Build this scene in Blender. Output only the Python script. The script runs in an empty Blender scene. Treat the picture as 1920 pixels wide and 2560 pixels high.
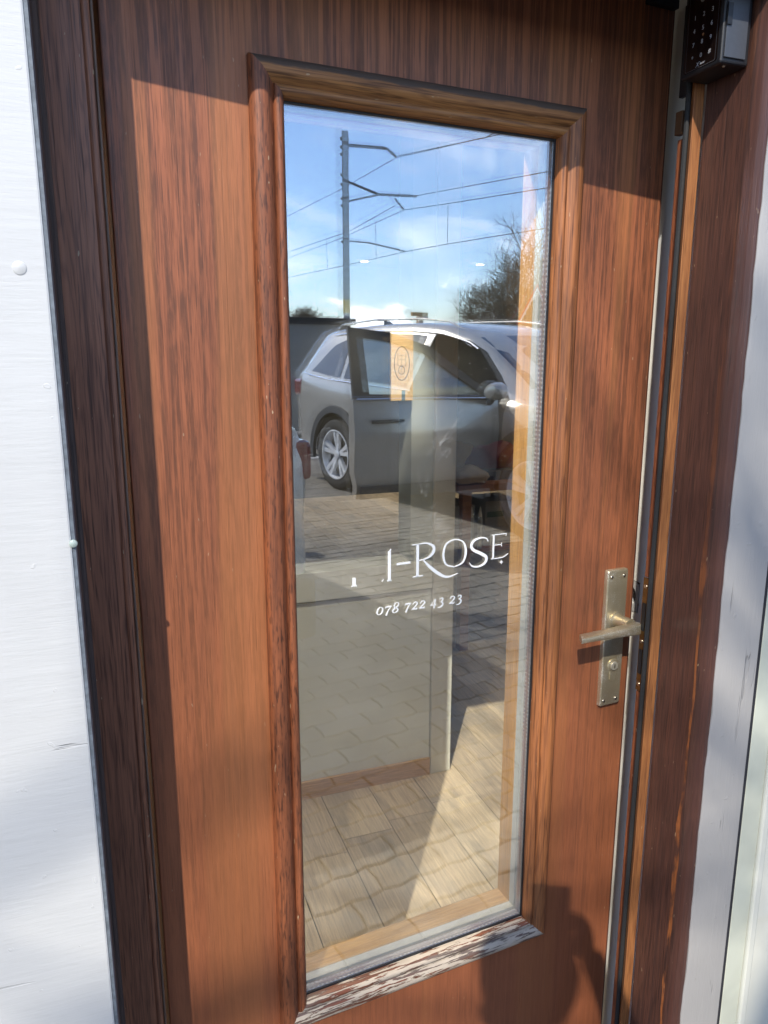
import bpy, bmesh, math, random
from mathutils import Vector, Matrix
R = math.radians
random.seed(7)
S = bpy.context.scene
COL = S.collection

# ------------------------------------------------------------------ camera, world, sun, exposure
cam = bpy.data.cameras.new('camera'); cam_o = bpy.data.objects.new('camera', cam); COL.objects.link(cam_o)
cam_o.location = (0, 0, 1.53); cam_o.rotation_euler = (R(90 - 12.07), 0, R(-20.0))
cam.sensor_fit = 'VERTICAL'; cam.sensor_height = 36; cam.lens = 26.33
cam.clip_start = 0.02; cam.clip_end = 6000
S.camera = cam_o
SUN = Vector((0.695, 1.061, -1.11)).normalized()          # direction the light travels
W = bpy.data.worlds.new('World'); S.world = W; W.use_nodes = True
SKY_STRENGTH = 0.15
sun = bpy.data.lights.new('sun', 'SUN'); sun_o = bpy.data.objects.new('sun', sun); COL.objects.link(sun_o)
sun.energy = 3.8; sun.angle = R(0.53); sun.color = (1.0, 0.93, 0.82)
sun_o.rotation_euler = SUN.to_track_quat('-Z', 'Y').to_euler(); sun_o.location = (-8, -12, 14)
S.view_settings.view_transform = 'Standard'; S.view_settings.look = 'None'
S.view_settings.exposure = 0.47; S.view_settings.gamma = 1
S.view_settings.use_curve_mapping = False
S.render.engine = 'CYCLES'
S.cycles.max_bounces = 14; S.cycles.transparent_max_bounces = 24; S.cycles.glossy_bounces = 8
S.cycles.caustics_reflective = False; S.cycles.caustics_refractive = False
S.cycles.sample_clamp_indirect = 6

def world_nodes():
    nt = W.node_tree; nt.nodes.clear(); N = nt.nodes; L = nt.links
    def mk(t, **k):
        n = N.new(t)
        for a, b in k.items(): setattr(n, a, b)
        return n
    out = mk('ShaderNodeOutputWorld'); bg = mk('ShaderNodeBackground'); L.new(bg.outputs[0], out.inputs[0])
    bg.inputs[1].default_value = SKY_STRENGTH
    sky = mk('ShaderNodeTexSky', sky_type='NISHITA'); sky.sun_disc = False
    to_sun = -SUN
    sky.sun_elevation = math.asin(to_sun.z); sky.sun_rotation = math.atan2(to_sun.x, to_sun.y)
    sky.air_density = 1.0; sky.dust_density = 0.3; sky.ozone_density = 3.0
    tc = mk('ShaderNodeTexCoord'); sep = mk('ShaderNodeSeparateXYZ'); L.new(tc.outputs['Generated'], sep.inputs[0])
    def math_(op, a, b=None, c=None):
        m = mk('ShaderNodeMath', operation=op)
        for i, v in enumerate((a, b, c)):
            if v is None: continue
            if isinstance(v, (int, float)): m.inputs[i].default_value = v
            else: L.new(v, m.inputs[i])
        return m.outputs[0]
    def ramp(v, lo, hi):
        r = mk('ShaderNodeMapRange'); r.interpolation_type = 'SMOOTHSTEP'
        L.new(v, r.inputs[0]); r.inputs[1].default_value = lo; r.inputs[2].default_value = hi
        return r.outputs[0]
    # cumulus bank low over the horizon
    mp = mk('ShaderNodeMapping'); mp.inputs['Scale'].default_value = (11.0, 11.0, 21.0); mp.inputs['Location'].default_value = (2.3, 0.4, 0.0)
    L.new(tc.outputs['Generated'], mp.inputs[0])
    n1 = mk('ShaderNodeTexNoise'); n1.inputs['Scale'].default_value = 1.0; n1.inputs['Detail'].default_value = 9; n1.inputs['Roughness'].default_value = 0.55
    L.new(mp.outputs[0], n1.inputs[0])
    h = math_('MULTIPLY_ADD', sep.outputs[2], -5.6, 0.355)
    cum = math_('MULTIPLY', ramp(math_('ADD', n1.outputs[0], h), 0.58, 0.68), 0.95)
    # thin cirrus higher up
    mp2 = mk('ShaderNodeMapping'); mp2.inputs['Scale'].default_value = (1.6, 5.5, 7.0); mp2.inputs['Rotation'].default_value = (0.5, 0.3, 0.6)
    L.new(tc.outputs['Generated'], mp2.inputs[0])
    n2 = mk('ShaderNodeTexNoise'); n2.inputs['Scale'].default_value = 1.5; n2.inputs['Detail'].default_value = 6; n2.inputs['Roughness'].default_value = 0.6
    n2.inputs['Distortion'].default_value = 0.6
    L.new(mp2.outputs[0], n2.inputs[0])
    cir = math_('MULTIPLY', ramp(n2.outputs[0], 0.47, 0.72), 0.36)
    cl = math_('MAXIMUM', cum, cir)
    mix = mk('ShaderNodeMixRGB'); L.new(cl, mix.inputs[0]); L.new(sky.outputs[0], mix.inputs[1]); mix.inputs[2].default_value = (12.5, 12.8, 13.5, 1)
    tint = mk('ShaderNodeMixRGB', blend_type='MULTIPLY'); tint.inputs[0].default_value = 1; tint.inputs[2].default_value = (1.12, 1.16, 1.28, 1)
    L.new(sky.outputs[0], tint.inputs[1]); L.new(tint.outputs[0], mix.inputs[1])
    L.new(mix.outputs[0], bg.inputs[0])
world_nodes()

# ------------------------------------------------------------------ small helpers
def tag(o, label=None, cat=None, group=None, kind=None):
    for k, v in (('label', label), ('category', cat), ('group', group), ('kind', kind)):
        if v: o[k] = v
    return o
def empty(name, loc=(0, 0, 0), rz=0, **k):
    o = bpy.data.objects.new(name, None); COL.objects.link(o); o.location = loc; o.rotation_euler = (0, 0, rz)
    o.empty_display_size = 0.05
    return tag(o, **k)
class MB:
    def __init__(s): s.v = []; s.f = []; s.m = []; s.smooth = False
    def add(s, vs, fs, mi=0):
        b = len(s.v); s.v += [tuple(p) for p in vs]; s.f += [tuple(i + b for i in f) for f in fs]; s.m += [mi] * len(fs); return s
    def box(s, x0, x1, y0, y1, z0, z1, mi=0):
        return s.add([(x0,y0,z0),(x1,y0,z0),(x1,y1,z0),(x0,y1,z0),(x0,y0,z1),(x1,y0,z1),(x1,y1,z1),(x0,y1,z1)],
                     [(0,3,2,1),(4,5,6,7),(0,1,5,4),(1,2,6,5),(2,3,7,6),(3,0,4,7)], mi)
    def tube(s, pts, rad, n=8, cap=True, mi=0):
        pts = [Vector(p) for p in pts]; rads = rad if isinstance(rad, (list, tuple)) else [rad] * len(pts)
        rings = []; up = None
        for i, p in enumerate(pts):
            d = (pts[min(i+1, len(pts)-1)] - pts[max(i-1, 0)]).normalized()
            if up is None: up = Vector((0,0,1)) if abs(d.z) < .9 else Vector((1,0,0))
            a = d.cross(up).normalized(); b = d.cross(a).normalized(); up = -b if False else up
            rings.append([p + (a*math.cos(2*math.pi*k/n) + b*math.sin(2*math.pi*k/n))*rads[i] for k in range(n)])
        vs = [q for r in rings for q in r]; fs = []
        for i in range(len(pts)-1):
            for k in range(n): fs.append((i*n+k, i*n+(k+1)%n, (i+1)*n+(k+1)%n, (i+1)*n+k))
        if cap: fs.append(tuple(range(n))[::-1]); fs.append(tuple((len(pts)-1)*n+k for k in range(n)))
        return s.add(vs, fs, mi)
    def lathe(s, prof, axis='z', c=(0,0,0), n=24, mi=0, cap=True):
        vs = []; fs = []
        for r, h in prof:
            for k in range(n):
                a = 2*math.pi*k/n; x, y = r*math.cos(a), r*math.sin(a)
                p = {'z': (x, y, h), 'y': (x, h, y), 'x': (h, x, y)}[axis]
                vs.append((p[0]+c[0], p[1]+c[1], p[2]+c[2]))
        for i in range(len(prof)-1):
            for k in range(n): fs.append((i*n+k, i*n+(k+1)%n, (i+1)*n+(k+1)%n, (i+1)*n+k))
        if cap: fs.append(tuple(range(n))); fs.append(tuple((len(prof)-1)*n+k for k in range(n)))
        return s.add(vs, fs, mi)
    def prism(s, poly, a, b, axis='z', mi=0):
        """poly: 2D outline; extruded from a to b along axis (z: xy, y: xz, x: yz)"""
        n = len(poly)
        P = {'z': lambda p, h: (p[0], p[1], h), 'y': lambda p, h: (p[0], h, p[1]), 'x': lambda p, h: (h, p[0], p[1])}[axis]
        vs = [P(p, a) for p in poly] + [P(p, b) for p in poly]
        fs = [tuple(range(n)), tuple(range(n, 2*n))[::-1]] + [(i, (i+1) % n, n+(i+1) % n, n+i) for i in range(n)]
        return s.add(vs, fs, mi)
    def build(s, name, mats, parent=None, smooth=False, bevel=0, seg=2, fix=True, **k):
        me = bpy.data.meshes.new(name); me.from_pydata(s.v, [], s.f)
        mats = mats if isinstance(mats, (list, tuple)) else [mats]
        for m in mats: me.materials.append(m)
        me.polygons.foreach_set('material_index', s.m)
        if fix or bevel:
            bm = bmesh.new(); bm.from_mesh(me)
            if fix: bmesh.ops.recalc_face_normals(bm, faces=bm.faces)
            if bevel:
                es = [e for e in bm.edges if len(e.link_faces) == 2 and e.calc_face_angle(0) > 0.6]
                bmesh.ops.bevel(bm, geom=es, offset=bevel, segments=seg, affect='EDGES', profile=0.5, clamp_overlap=True)
            bm.to_mesh(me); bm.free()
        if smooth:
            me.polygons.foreach_set('use_smooth', [True]*len(me.polygons))
            try: me.set_sharp_from_angle(angle=R(40))
            except Exception: pass
        me.update()
        o = bpy.data.objects.new(name, me); COL.objects.link(o)
        if parent: o.parent = parent
        return tag(o, **k)
def box(name, m, dims, parent=None, bevel=0, **k):
    return MB().box(*dims).build(name, m, parent, bevel=bevel, **k)
def copy_tree(o, parent=None):
    c = o.copy(); COL.objects.link(c)
    if parent: c.parent = parent
    for ch in list(o.children): copy_tree(ch, c)
    return c

# ------------------------------------------------------------------ materials
def shader(name):
    m = bpy.data.materials.new(name); m.use_nodes = True; nt = m.node_tree; nt.nodes.clear()
    out = nt.nodes.new('ShaderNodeOutputMaterial'); p = nt.nodes.new('ShaderNodeBsdfPrincipled'); nt.links.new(p.outputs[0], out.inputs[0])
    return m, nt, p, out
class NT:
    def __init__(s, nt): s.nt = nt
    def new(s, t, **k):
        n = s.nt.nodes.new(t)
        for a, b in k.items(): setattr(n, a, b)
        return n
    def put(s, v, i):
        if isinstance(v, (int, float)): i.default_value = v
        elif isinstance(v, tuple): i.default_value = v if len(v) != 3 or i.type != 'RGBA' else (*v, 1)
        else: s.nt.links.new(v, i)
    def coord(s, scale=(1,1,1), loc=(0,0,0), rot=(0,0,0), kind='Object'):
        c = s.new('ShaderNodeTexCoord'); m = s.new('ShaderNodeMapping'); s.nt.links.new(c.outputs[kind], m.inputs[0])
        m.inputs['Scale'].default_value = scale; m.inputs['Location'].default_value = loc; m.inputs['Rotation'].default_value = rot
        return m.outputs[0]
    def noise(s, vec, scale=1, detail=4, rough=.5, dist=0):
        n = s.new('ShaderNodeTexNoise'); s.put(vec, n.inputs['Vector'])
        for k, v in (('Scale', scale), ('Detail', detail), ('Roughness', rough), ('Distortion', dist)): n.inputs[k].default_value = v
        return n.outputs[0]
    def m(s, op, a, b=0, c=0):
        n = s.new('ShaderNodeMath', operation=op)
        for i, v in enumerate((a, b, c)): s.put(v, n.inputs[i])
        return n.outputs[0]
    def step(s, v, lo, hi, a=0, b=1):
        n = s.new('ShaderNodeMapRange'); n.interpolation_type = 'SMOOTHSTEP'
        for i, x in enumerate((v, lo, hi, a, b)): s.put(x, n.inputs[i])
        return n.outputs[0]
    def mix(s, f, a, b, mode='MIX'):
        n = s.new('ShaderNodeMixRGB', blend_type=mode); s.put(f, n.inputs[0]); s.put(a, n.inputs[1]); s.put(b, n.inputs[2]); return n.outputs[0]
    def bump(s, h, strength=.3, dist=.001, normal=None):
        n = s.new('ShaderNodeBump'); n.inputs['Strength'].default_value = strength; n.inputs['Distance'].default_value = dist
        s.put(h, n.inputs['Height'])
        if normal is not None: s.put(normal, n.inputs['Normal'])
        return n.outputs[0]
    def sep(s, vec):
        n = s.new('ShaderNodeSeparateXYZ'); s.put(vec, n.inputs[0]); return n.outputs

def plain(name, c, rough=.5, metal=0, noise=0, nscale=20, bump=0, coat=0, spec=None):
    m, nt, p, out = shader(name); n = NT(nt)
    p.inputs['Roughness'].default_value = rough; p.inputs['Metallic'].default_value = metal
    if coat: p.inputs['Coat Weight'].default_value = coat; p.inputs['Coat Roughness'].default_value = .04
    if spec is not None: p.inputs['Specular IOR Level'].default_value = spec
    v = n.noise(n.coord(), nscale, 5, .6)
    c2 = tuple(x*(1-noise) for x in c)
    n.put(n.mix(n.step(v, .3, .7), (*c, 1), (*c2, 1)), p.inputs['Base Color'])
    if bump: n.put(n.bump(v, bump, .002), p.inputs['Normal'])
    return m

def wood(name, light, dark, axis='z', pores=.8, rings=1.0, rough=.5, fine=1.0, seed=0, worn=0, ringscale=9, coat=.05, grain=.42, short=1.0):
    """stained oak / pine, grain running along axis"""
    m, nt, p, out = shader(name); n = NT(nt)
    def sc(a, l): return {'z': (a, a, l), 'x': (l, a, a), 'y': (a, l, a)}[axis]
    off = (seed*1.7, seed*.9, seed*2.3)
    warp = n.noise(n.coord(sc(1.0, .35), off), 6, 3, .5)
    big = n.noise(n.coord(sc(1, .06), off), ringscale, 2, .45, .15)
    band = n.m('MULTIPLY_ADD', big, 26.0, warp)
    tri = n.m('PINGPONG', band, 1.0)
    ring = n.step(tri, .62, 1.0)
    streak = n.noise(n.coord(sc(1, .02), off), 120*fine, 5, .65)
    fib = n.noise(n.coord(sc(1, .035), off), 520*fine, 3, .6)
    pore = n.step(n.noise(n.coord(sc(1, .022), off), 330*fine, 2, .5), .60, .72)
    blotch = n.noise(n.coord(sc(1, .25), off), 5, 3, .5)
    c = n.mix(n.step(streak, .3, .72), (*light, 1), (*[a*.34+b*.66 for a, b in zip(light, dark)], 1))
    c = n.mix(n.m('MULTIPLY', ring, .55*rings), c, (*dark, 1))
    c = n.mix(n.m('MULTIPLY', n.m('MULTIPLY', pore, n.step(big, .3, .6, .35, 1)), pores), c, (*[x*.45 for x in dark], 1))
    c = n.mix(n.step(blotch, .3, .7, 0, .45), c, (*[x*.62 for x in light], 1))
    c = n.mix(n.step(n.noise(n.coord(sc(1, .012*short), off), 170*fine, 3, .7), .52, .68, 0, grain), c, (*dark, 1))
    dash = n.noise(n.coord(sc(1, .035*short), off), 400*fine, 2, .6)
    c = n.mix(n.step(dash, .50, .66, 0, min(1, grain*1.1)), c, (*[x*.7 for x in dark], 1))
    c = n.mix(n.step(fib, .35, .7, .0, .28), c, (*[min(1, x*1.5) for x in light], 1))
    # pale scuffs and pin-point chips in the varnish
    chips = n.step(n.noise(n.coord(sc(1, .3), off), 210, 1, .4), .76, .80)
    c = n.mix(n.m('MULTIPLY', chips, .55), c, (.62, .48, .30, 1))
    if worn:
        wn = n.noise(n.coord(sc(1, .05), off), 42, 6, .75, .4)
        wl = n.noise(n.coord(sc(1, .12), off), 9, 2, .5)
        wm = n.step(n.m('MULTIPLY_ADD', wl, .35, wn), .68-worn*.1, .74-worn*.1)
        c = n.mix(n.m('MULTIPLY', wm, .8), c, (.42, .17, .05, 1))
    n.put(c, p.inputs['Base Color'])
    p.inputs['Roughness'].default_value = rough
    n.put(n.step(streak, .2, .8, rough-.06, rough+.16), p.inputs['Roughness'])
    p.inputs['Coat Weight'].default_value = coat; p.inputs['Coat Roughness'].default_value = .22
    hgt = n.m('SUBTRACT', n.m('MULTIPLY', fib, .5), n.m('ADD', n.m('MULTIPLY', pore, 1.0), n.m('MULTIPLY', streak, .4)))
    n.put(n.bump(hgt, .45, .0006), p.inputs['Normal'])
    return m, n, p, c

LEAF_L, LEAF_D = (.405, .134, .058), (.105, .036, .020)
M = {}
def leaf_mat():
    m, n, p, c = wood('door veneer', LEAF_L, LEAF_D, 'z', pores=.9, rings=.5, ringscale=7, short=1.8, grain=.36)
    # long dark figure lines, denser towards the top of the leaf, fading to plain fibre lower down
    z = n.sep(n.coord())[2]
    wob = n.noise(n.coord((1, 1, .5)), 5, 3, .5)
    ln = n.noise(n.coord((1, 1, .018), (.4, 0, 0)), 135, 4, .62, .25)
    sel = n.m('MULTIPLY_ADD', wob, .18, ln)
    dens = n.step(z, .6, 2.0, .035, -.035)
    f = n.step(n.m('SUBTRACT', sel, dens), .56, .66)
    brk = n.step(n.noise(n.coord((1, 1, .12)), 240, 3, .6), .35, .6, .35, 1)
    col = n.mix(n.m('MULTIPLY', n.m('MULTIPLY', f, brk), n.step(z, .5, 1.7, .42, .72)), c, (.085, .036, .020, 1))
    # open arched figure running up the middle of each stile
    ar = n.noise(n.coord((1, 1, .11), (1.3, 0, .2)), 8.5, 2, .4, .2)
    arl = n.step(n.m('PINGPONG', n.m('MULTIPLY_ADD', ar, 21.0, n.m('MULTIPLY', ln, 1.2)), 1.0), .70, .96)
    col = n.mix(n.m('MULTIPLY', n.m('MULTIPLY', arl, brk), n.step(z, .5, 1.5, .08, .36)), col, (.10, .040, .022, 1))
    # warmer, paler stripe pairs of the veneer leaves
    st = n.noise(n.coord((1, 1, .03)), 13, 2, .5)
    col = n.mix(n.step(st, .5, .62, 0, .35), col, (.50, .20, .065, 1))
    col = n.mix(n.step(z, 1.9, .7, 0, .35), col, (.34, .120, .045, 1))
    col = n.mix(n.step(z, 1.72, 2.0, 0, .5), col, n.mix(n.m('MULTIPLY', f, .75), (.44, .175, .085, 1), (.12, .050, .030, 1)))  # paler, less red top; lifts the shaded top rail by colour
    # redder and darker towards the foot of the door
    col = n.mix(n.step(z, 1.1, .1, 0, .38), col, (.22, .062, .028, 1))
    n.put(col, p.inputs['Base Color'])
    return m
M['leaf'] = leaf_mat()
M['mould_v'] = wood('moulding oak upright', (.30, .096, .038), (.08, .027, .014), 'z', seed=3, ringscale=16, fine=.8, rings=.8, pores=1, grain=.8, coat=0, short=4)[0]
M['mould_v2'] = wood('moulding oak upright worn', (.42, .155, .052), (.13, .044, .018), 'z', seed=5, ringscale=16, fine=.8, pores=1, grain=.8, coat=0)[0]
def top_mould():
    m, n, p, c = wood('moulding oak top', (.46, .20, .062), (.14, .050, .018), 'x', seed=8, ringscale=18, fine=.8, pores=1, grain=.8, coat=0)
    z = n.sep(n.coord())[2]
    edge = n.m('MULTIPLY_ADD', n.noise(n.coord((.25, 1, 1)), 90, 5, .6), .008, z)
    g = n.step(edge, 1.8795, 1.8835)
    n.put(n.mix(n.m('MULTIPLY', g, .9), c, (.075, .060, .050, 1)), p.inputs['Base Color'])
    return m
M['mould_t'] = top_mould()
def peel_mould():
    m, n, p, c = wood('moulding oak sill peeling', (.26, .085, .04), (.075, .032, .02), 'x', seed=11, ringscale=26, coat=0, rough=.6)
    a = n.noise(n.coord((.075, 1, 1), (0, 0, 3)), 190, 8, .66, .35)
    b = n.noise(n.coord((.35, 1, 1)), 9, 3, .5)
    v = n.m('MULTIPLY_ADD', b, .32, a)
    pm = n.step(n.m('MULTIPLY_ADD', n.noise(n.coord((.06, 1, 1), (7, 0, 0)), 330, 5, .7), .16, v), .712, .722)
    chip_c = n.mix(n.noise(n.coord((.2, 1, 1)), 160, 4, .6), (.70, .60, .47, 1), (.42, .34, .26, 1))
    grey = n.mix(n.step(n.noise(n.coord((.1, 1, 1), (5, 0, 0)), 40, 5, .6), .45, .62), c, (.17, .125, .10, 1))
    n.put(n.mix(pm, grey, chip_c), p.inputs['Base Color'])
    n.put(n.step(pm, 0, 1, .45, .85), p.inputs['Roughness'])
    n.put(n.bump(n.m('SUBTRACT', n.m('MULTIPLY', n.noise(n.coord((.1, 1, 1)), 300, 4, .6), .4), pm), .8, .0011), p.inputs['Normal'])
    return m
M['mould_b'] = peel_mould()
M['strip'] = wood('frame strip oak', (.36, .145, .075), (.12, .048, .028), 'z', seed=14, pores=1.0, ringscale=30, fine=.8, grain=.8)[0]
M['reveal'] = wood('reveal pine dark', (.118, .046, .031), (.062, .027, .020), 'z', seed=21, pores=.6, rings=1.0, ringscale=13, coat=.35)[0]
def reveal_mat():
    m, n, p, c = wood('reveal pine dark worn', (.115, .048, .033), (.034, .017, .014), 'z', seed=21, pores=1.0, grain=.8, rings=1.0, ringscale=13, coat=.35)
    s_ = n.sep(n.coord()); w1 = n.noise(n.coord((1, 1, .5)), 7, 3, .5)
    yy = n.m('MULTIPLY_ADD', w1, .03, s_[1])
    line = n.m('SUBTRACT', 1.0, n.m('MULTIPLY', n.m('ABSOLUTE', n.m('SUBTRACT', yy, .047)), n.m('MULTIPLY_ADD', n.noise(n.coord((1, 1, 1), (0, 0, 2)), 4.5, 2, .5), 620.0, -110.0)))
    g = n.m('MULTIPLY_ADD', n.noise(n.coord((1, 1, .15)), 120, 5, .7), 1.6, n.m('SUBTRACT', n.m('MINIMUM', n.m('MAXIMUM', line, -1.0), .55), .95))
    g = n.m('MULTIPLY', n.step(g, .0, .35), n.m('MULTIPLY', n.step(s_[2], 1.5, .7, .10, .8), n.step(n.noise(n.coord((1, 1, .4), (0, 5, 0)), 22, 4, .6), .40, .56)))
    c2 = n.mix(g, c, (.52, .17, .045, 1))
    fine = n.step(n.noise(n.coord((1, 1, .03), (3, 0, 0)), 300, 4, .7), .60, .70)
    c2 = n.mix(n.m('MULTIPLY', fine, .35), c2, (.30, .14, .08, 1))
    edge = n.step(n.m('MULTIPLY_ADD', w1, .010, s_[1]), .0245, .0215)
    c2 = n.mix(n.m('MULTIPLY', edge, .6), c2, (.085, .034, .025, 1))
    n.put(c2, p.inputs['Base Color']); return m
M['reveal'] = reveal_mat()
M['stop'] = wood('stop oak golden', (.42, .175, .060), (.17, .058, .022), 'z', seed=25, ringscale=30, grain=.7)[0]
M['weathered'] = wood('weathered bead', (.11, .07, .055), (.04, .028, .024), 'z', seed=31, ringscale=30, coat=0, rough=.75)[0]
M['inner_v'] = wood('inner bead oak', (.50, .27, .085), (.30, .14, .045), 'z', seed=35, ringscale=50, rings=.4, pores=.3)[0]
M['inner_h'] = wood('inner bead oak level', (.48, .29, .12), (.30, .16, .06), 'x', seed=36, ringscale=50, rings=.4, pores=.3)[0]
M['skirting'] = wood('skirting oak', (.62, .40, .20), (.34, .18, .08), 'x', seed=38, ringscale=25)[0]
M['sign_wood'] = wood('pale birch sign', (.80, .58, .32), (.60, .36, .15), 'x', seed=40, ringscale=20, pores=.1, rings=.8)[0]
M['table_wood'] = wood('table top', (.42, .17, .07), (.2, .07, .03), 'x', seed=42)[0]

def painted(name, c, axis='x', crack=.4, rough=.42, bump=.6, seed=0, dirt=.08):
    m, nt, p, out = shader(name); n = NT(nt)
    def sc(a, l): return {'z': (a, a, l), 'x': (l, a, a)}[axis]
    off = (seed, seed*.3, seed*.7)
    g = n.noise(n.coord(sc(1, .05), off), 190, 5, .6)
    g2 = n.noise(n.coord(sc(1, .12), off), 46, 5, .65, .3)
    lump = n.noise(n.coord((1, 1, 1), off), 9, 3, .5)
    ck = n.step(n.noise(n.coord(sc(1, .07), off), 60, 3, .6, .8), .655, .70)
    big = n.step(n.noise(n.coord(sc(1, .3), off), 14, 3, .5), .52, .62)
    ck = n.m('MULTIPLY', ck, big)
    bl = n.step(n.noise(n.coord((1, 1, 1), off), 60, 2, .5), .70, .74)
    col = n.mix(n.m('MULTIPLY', ck, crack), (*c, 1), tuple(x*.45 for x in c) + (1,))
    col = n.mix(n.step(lump, .35, .7, 0, dirt), col, tuple(x*.6 for x in c) + (1,))
    n.put(col, p.inputs['Base Color']); p.inputs['Roughness'].default_value = rough
    h = n.m('ADD', n.m('MULTIPLY', g, .35), n.m('MULTIPLY', g2, 1.0))
    h = n.m('ADD', n.m('SUBTRACT', h, n.m('MULTIPLY', ck, 1.5)), n.m('MULTIPLY', bl, .3))
    n.put(n.bump(h, bump, .0012), p.inputs['Normal'])
    return m
M['white_board'] = painted('white gloss paint on rough board', (.60, .60, .585), 'x', .35, .38, .6)
M['grey_board'] = painted('pale grey paint on brushed board', (.36, .347, .332), 'z', .12, .34, 1.0, seed=4)
M['siding'] = painted('cream siding', (.66, .66, .58), 'z', .1, .5, .12, seed=7, dirt=.12)
M['algae'] = painted('cream flange with green algae', (.56, .58, .48), 'z', .3, .6, .2, seed=9, dirt=.35)
M['dark_gap'] = plain('dark shadow joint backing', (.02, .02, .025), .9)
M['gasket'] = plain('grey rubber gasket', (.022, .023, .024), .7, noise=.3, nscale=300, bump=.1)
M['black_gasket'] = plain('black rubber seal', (.018, .018, .02), .5)
M['sealant'] = plain('white sealant', (.44, .43, .39), .5, noise=.1, nscale=60)
M['wallpaint'] = plain('white wall paint', (.66, .67, .65), .8, noise=.06, nscale=6, bump=.05)
M['cab_grey'] = plain('grey painted cabinet', (.72, .74, .67), .6, noise=.1, nscale=5)
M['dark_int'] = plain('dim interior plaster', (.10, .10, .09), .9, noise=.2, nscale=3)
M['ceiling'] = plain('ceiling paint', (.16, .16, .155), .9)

def glass(name, refl, trans, rough=0.0):
    m = bpy.data.materials.new(name); m.use_nodes = True; nt = m.node_tree; nt.nodes.clear(); n = NT(nt)
    out = n.new('ShaderNodeOutputMaterial'); add = n.new('ShaderNodeAddShader'); t = n.new('ShaderNodeBsdfTransparent'); g = n.new('ShaderNodeBsdfGlossy')
    t.inputs[0].default_value = (*trans, 1); g.inputs[0].default_value = (*refl, 1); g.inputs['Roughness'].default_value = rough
    nt.links.new(t.outputs[0], add.inputs[0]); nt.links.new(g.outputs[0], add.inputs[1]); nt.links.new(add.outputs[0], out.inputs[0])
    return m
M['pane_out'] = glass('coated outer pane', (.225, .23, .235), (.965, .97, .965))
M['pane_in'] = glass('inner pane', (.05, .051, .052), (.975, .98, .975))
def spacer_mat(axis):
    m, nt, p, out = shader('aluminium spacer bar ' + axis); n = NT(nt)
    s = n.sep(n.coord()); u = s[{'x': 0, 'z': 2}[axis]]; v = s[1]
    def row(y):
        a = n.m('SUBTRACT', n.m('FRACT', n.m('MULTIPLY', u, 130.0)), .5)
        b = n.m('MULTIPLY', n.m('SUBTRACT', v, y), 130.0)
        d = n.m('SQRT', n.m('ADD', n.m('MULTIPLY', a, a), n.m('MULTIPLY', b, b)))
        return n.step(d, .18, .32, 1, 0)
    r = n.m('MAXIMUM', row(.0125), row(.0215))
    n.put(n.mix(r, (.24, .25, .28, 1), (.72, .74, .77, 1)), p.inputs['Base Color'])
    n.put(n.step(r, 0, 1, .35, .15), p.inputs['Roughness']); p.inputs['Metallic'].default_value = .55
    return m
M['spacer_x'] = spacer_mat('x'); M['spacer_z'] = spacer_mat('z')
def brass():
    m, nt, p, out = shader('worn champagne metal'); n = NT(nt)
    a = n.noise(n.coord(), 620, 3, .7); b = n.noise(n.coord(), 30, 4, .6); z = n.sep(n.coord())[2]
    wear = n.step(n.m('MULTIPLY_ADD', b, .5, a), .80, .92)
    n.put(n.mix(wear, (.62, .53, .345, 1), (.90, .86, .74, 1)), p.inputs['Base Color'])
    p.inputs['Metallic'].default_value = .72; n.put(n.step(wear, 0, 1, .34, .5), p.inputs['Roughness'])
    n.put(n.bump(n.m('ADD', a, wear), .35, .0004), p.inputs['Normal'])
    return m
M['brass'] = brass()
M['brass_dark'] = plain('keyway', (.05, .04, .03), .4, metal=.6)
M['screw'] = plain('screw head', (.62, .55, .42), .3, metal=1)
M['black_plastic'] = plain('satin black plastic', (.012, .013, .016), .45, noise=.2, nscale=400, bump=.05)
M['black_panel'] = plain('black glass panel', (.006, .004, .004), .12, coat=.5)
M['key_print'] = plain('grey key print', (.42, .42, .44), .6)
M['key_line'] = plain('panel outline print', (.12, .12, .13), .6)
M['steel'] = plain('galvanised steel', (.33, .35, .36), .45, metal=.6, noise=.25, nscale=8)
M['plate'] = plain('grey painted steel plate', (.42, .43, .44), .5)
M['lettering'] = plain('white vinyl lettering', (.85, .86, .85), .5)
M['rust'] = plain('old brass striker', (.30, .16, .05), .4, metal=.8, noise=.4, nscale=80)

# ------------------------------------------------------------------ ground and paving (seen reflected in the pane)
GZ = -0.06
M['ground'] = plain('gravel yard', (.22, .21, .19), .95, noise=.35, nscale=2.5, bump=.3)
g = MB(); g.add([(-2500, -2500, GZ-.03), (2500, -2500, GZ-.03), (2500, 2500, GZ-.03), (-2500, 2500, GZ-.03)], [(0, 1, 2, 3)])
g.build('ground', M['ground'], kind='structure', fix=False)
M['joint'] = plain('dark paver joint sand', (.165, .15, .128), .95, noise=.3, nscale=60)
def paver_mat(i, c):
    m, nt, p, out = shader('concrete paver %d' % i); n = NT(nt)
    a = n.noise(n.coord(kind='Object'), 34, 6, .7); b = n.noise(n.coord(), 220, 3, .7); geo = n.new('ShaderNodeNewGeometry')
    w = n.new('ShaderNodeTexNoise'); nt.links.new(geo.outputs['Position'], w.inputs[0]); w.inputs['Scale'].default_value = 3.2; w.inputs['Detail'].default_value = 5
    col = n.mix(n.step(w.outputs[0], .35, .68), (*c, 1), tuple(x*.66 for x in c) + (1,))
    col = n.mix(n.step(b, .45, .75, 0, .4), col, tuple(x*.6 for x in c) + (1,))
    n.put(col, p.inputs['Base Color']); p.inputs['Roughness'].default_value = .9
    n.put(n.bump(n.m('ADD', a, b), .5, .004), p.inputs['Normal'])
    return m
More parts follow.
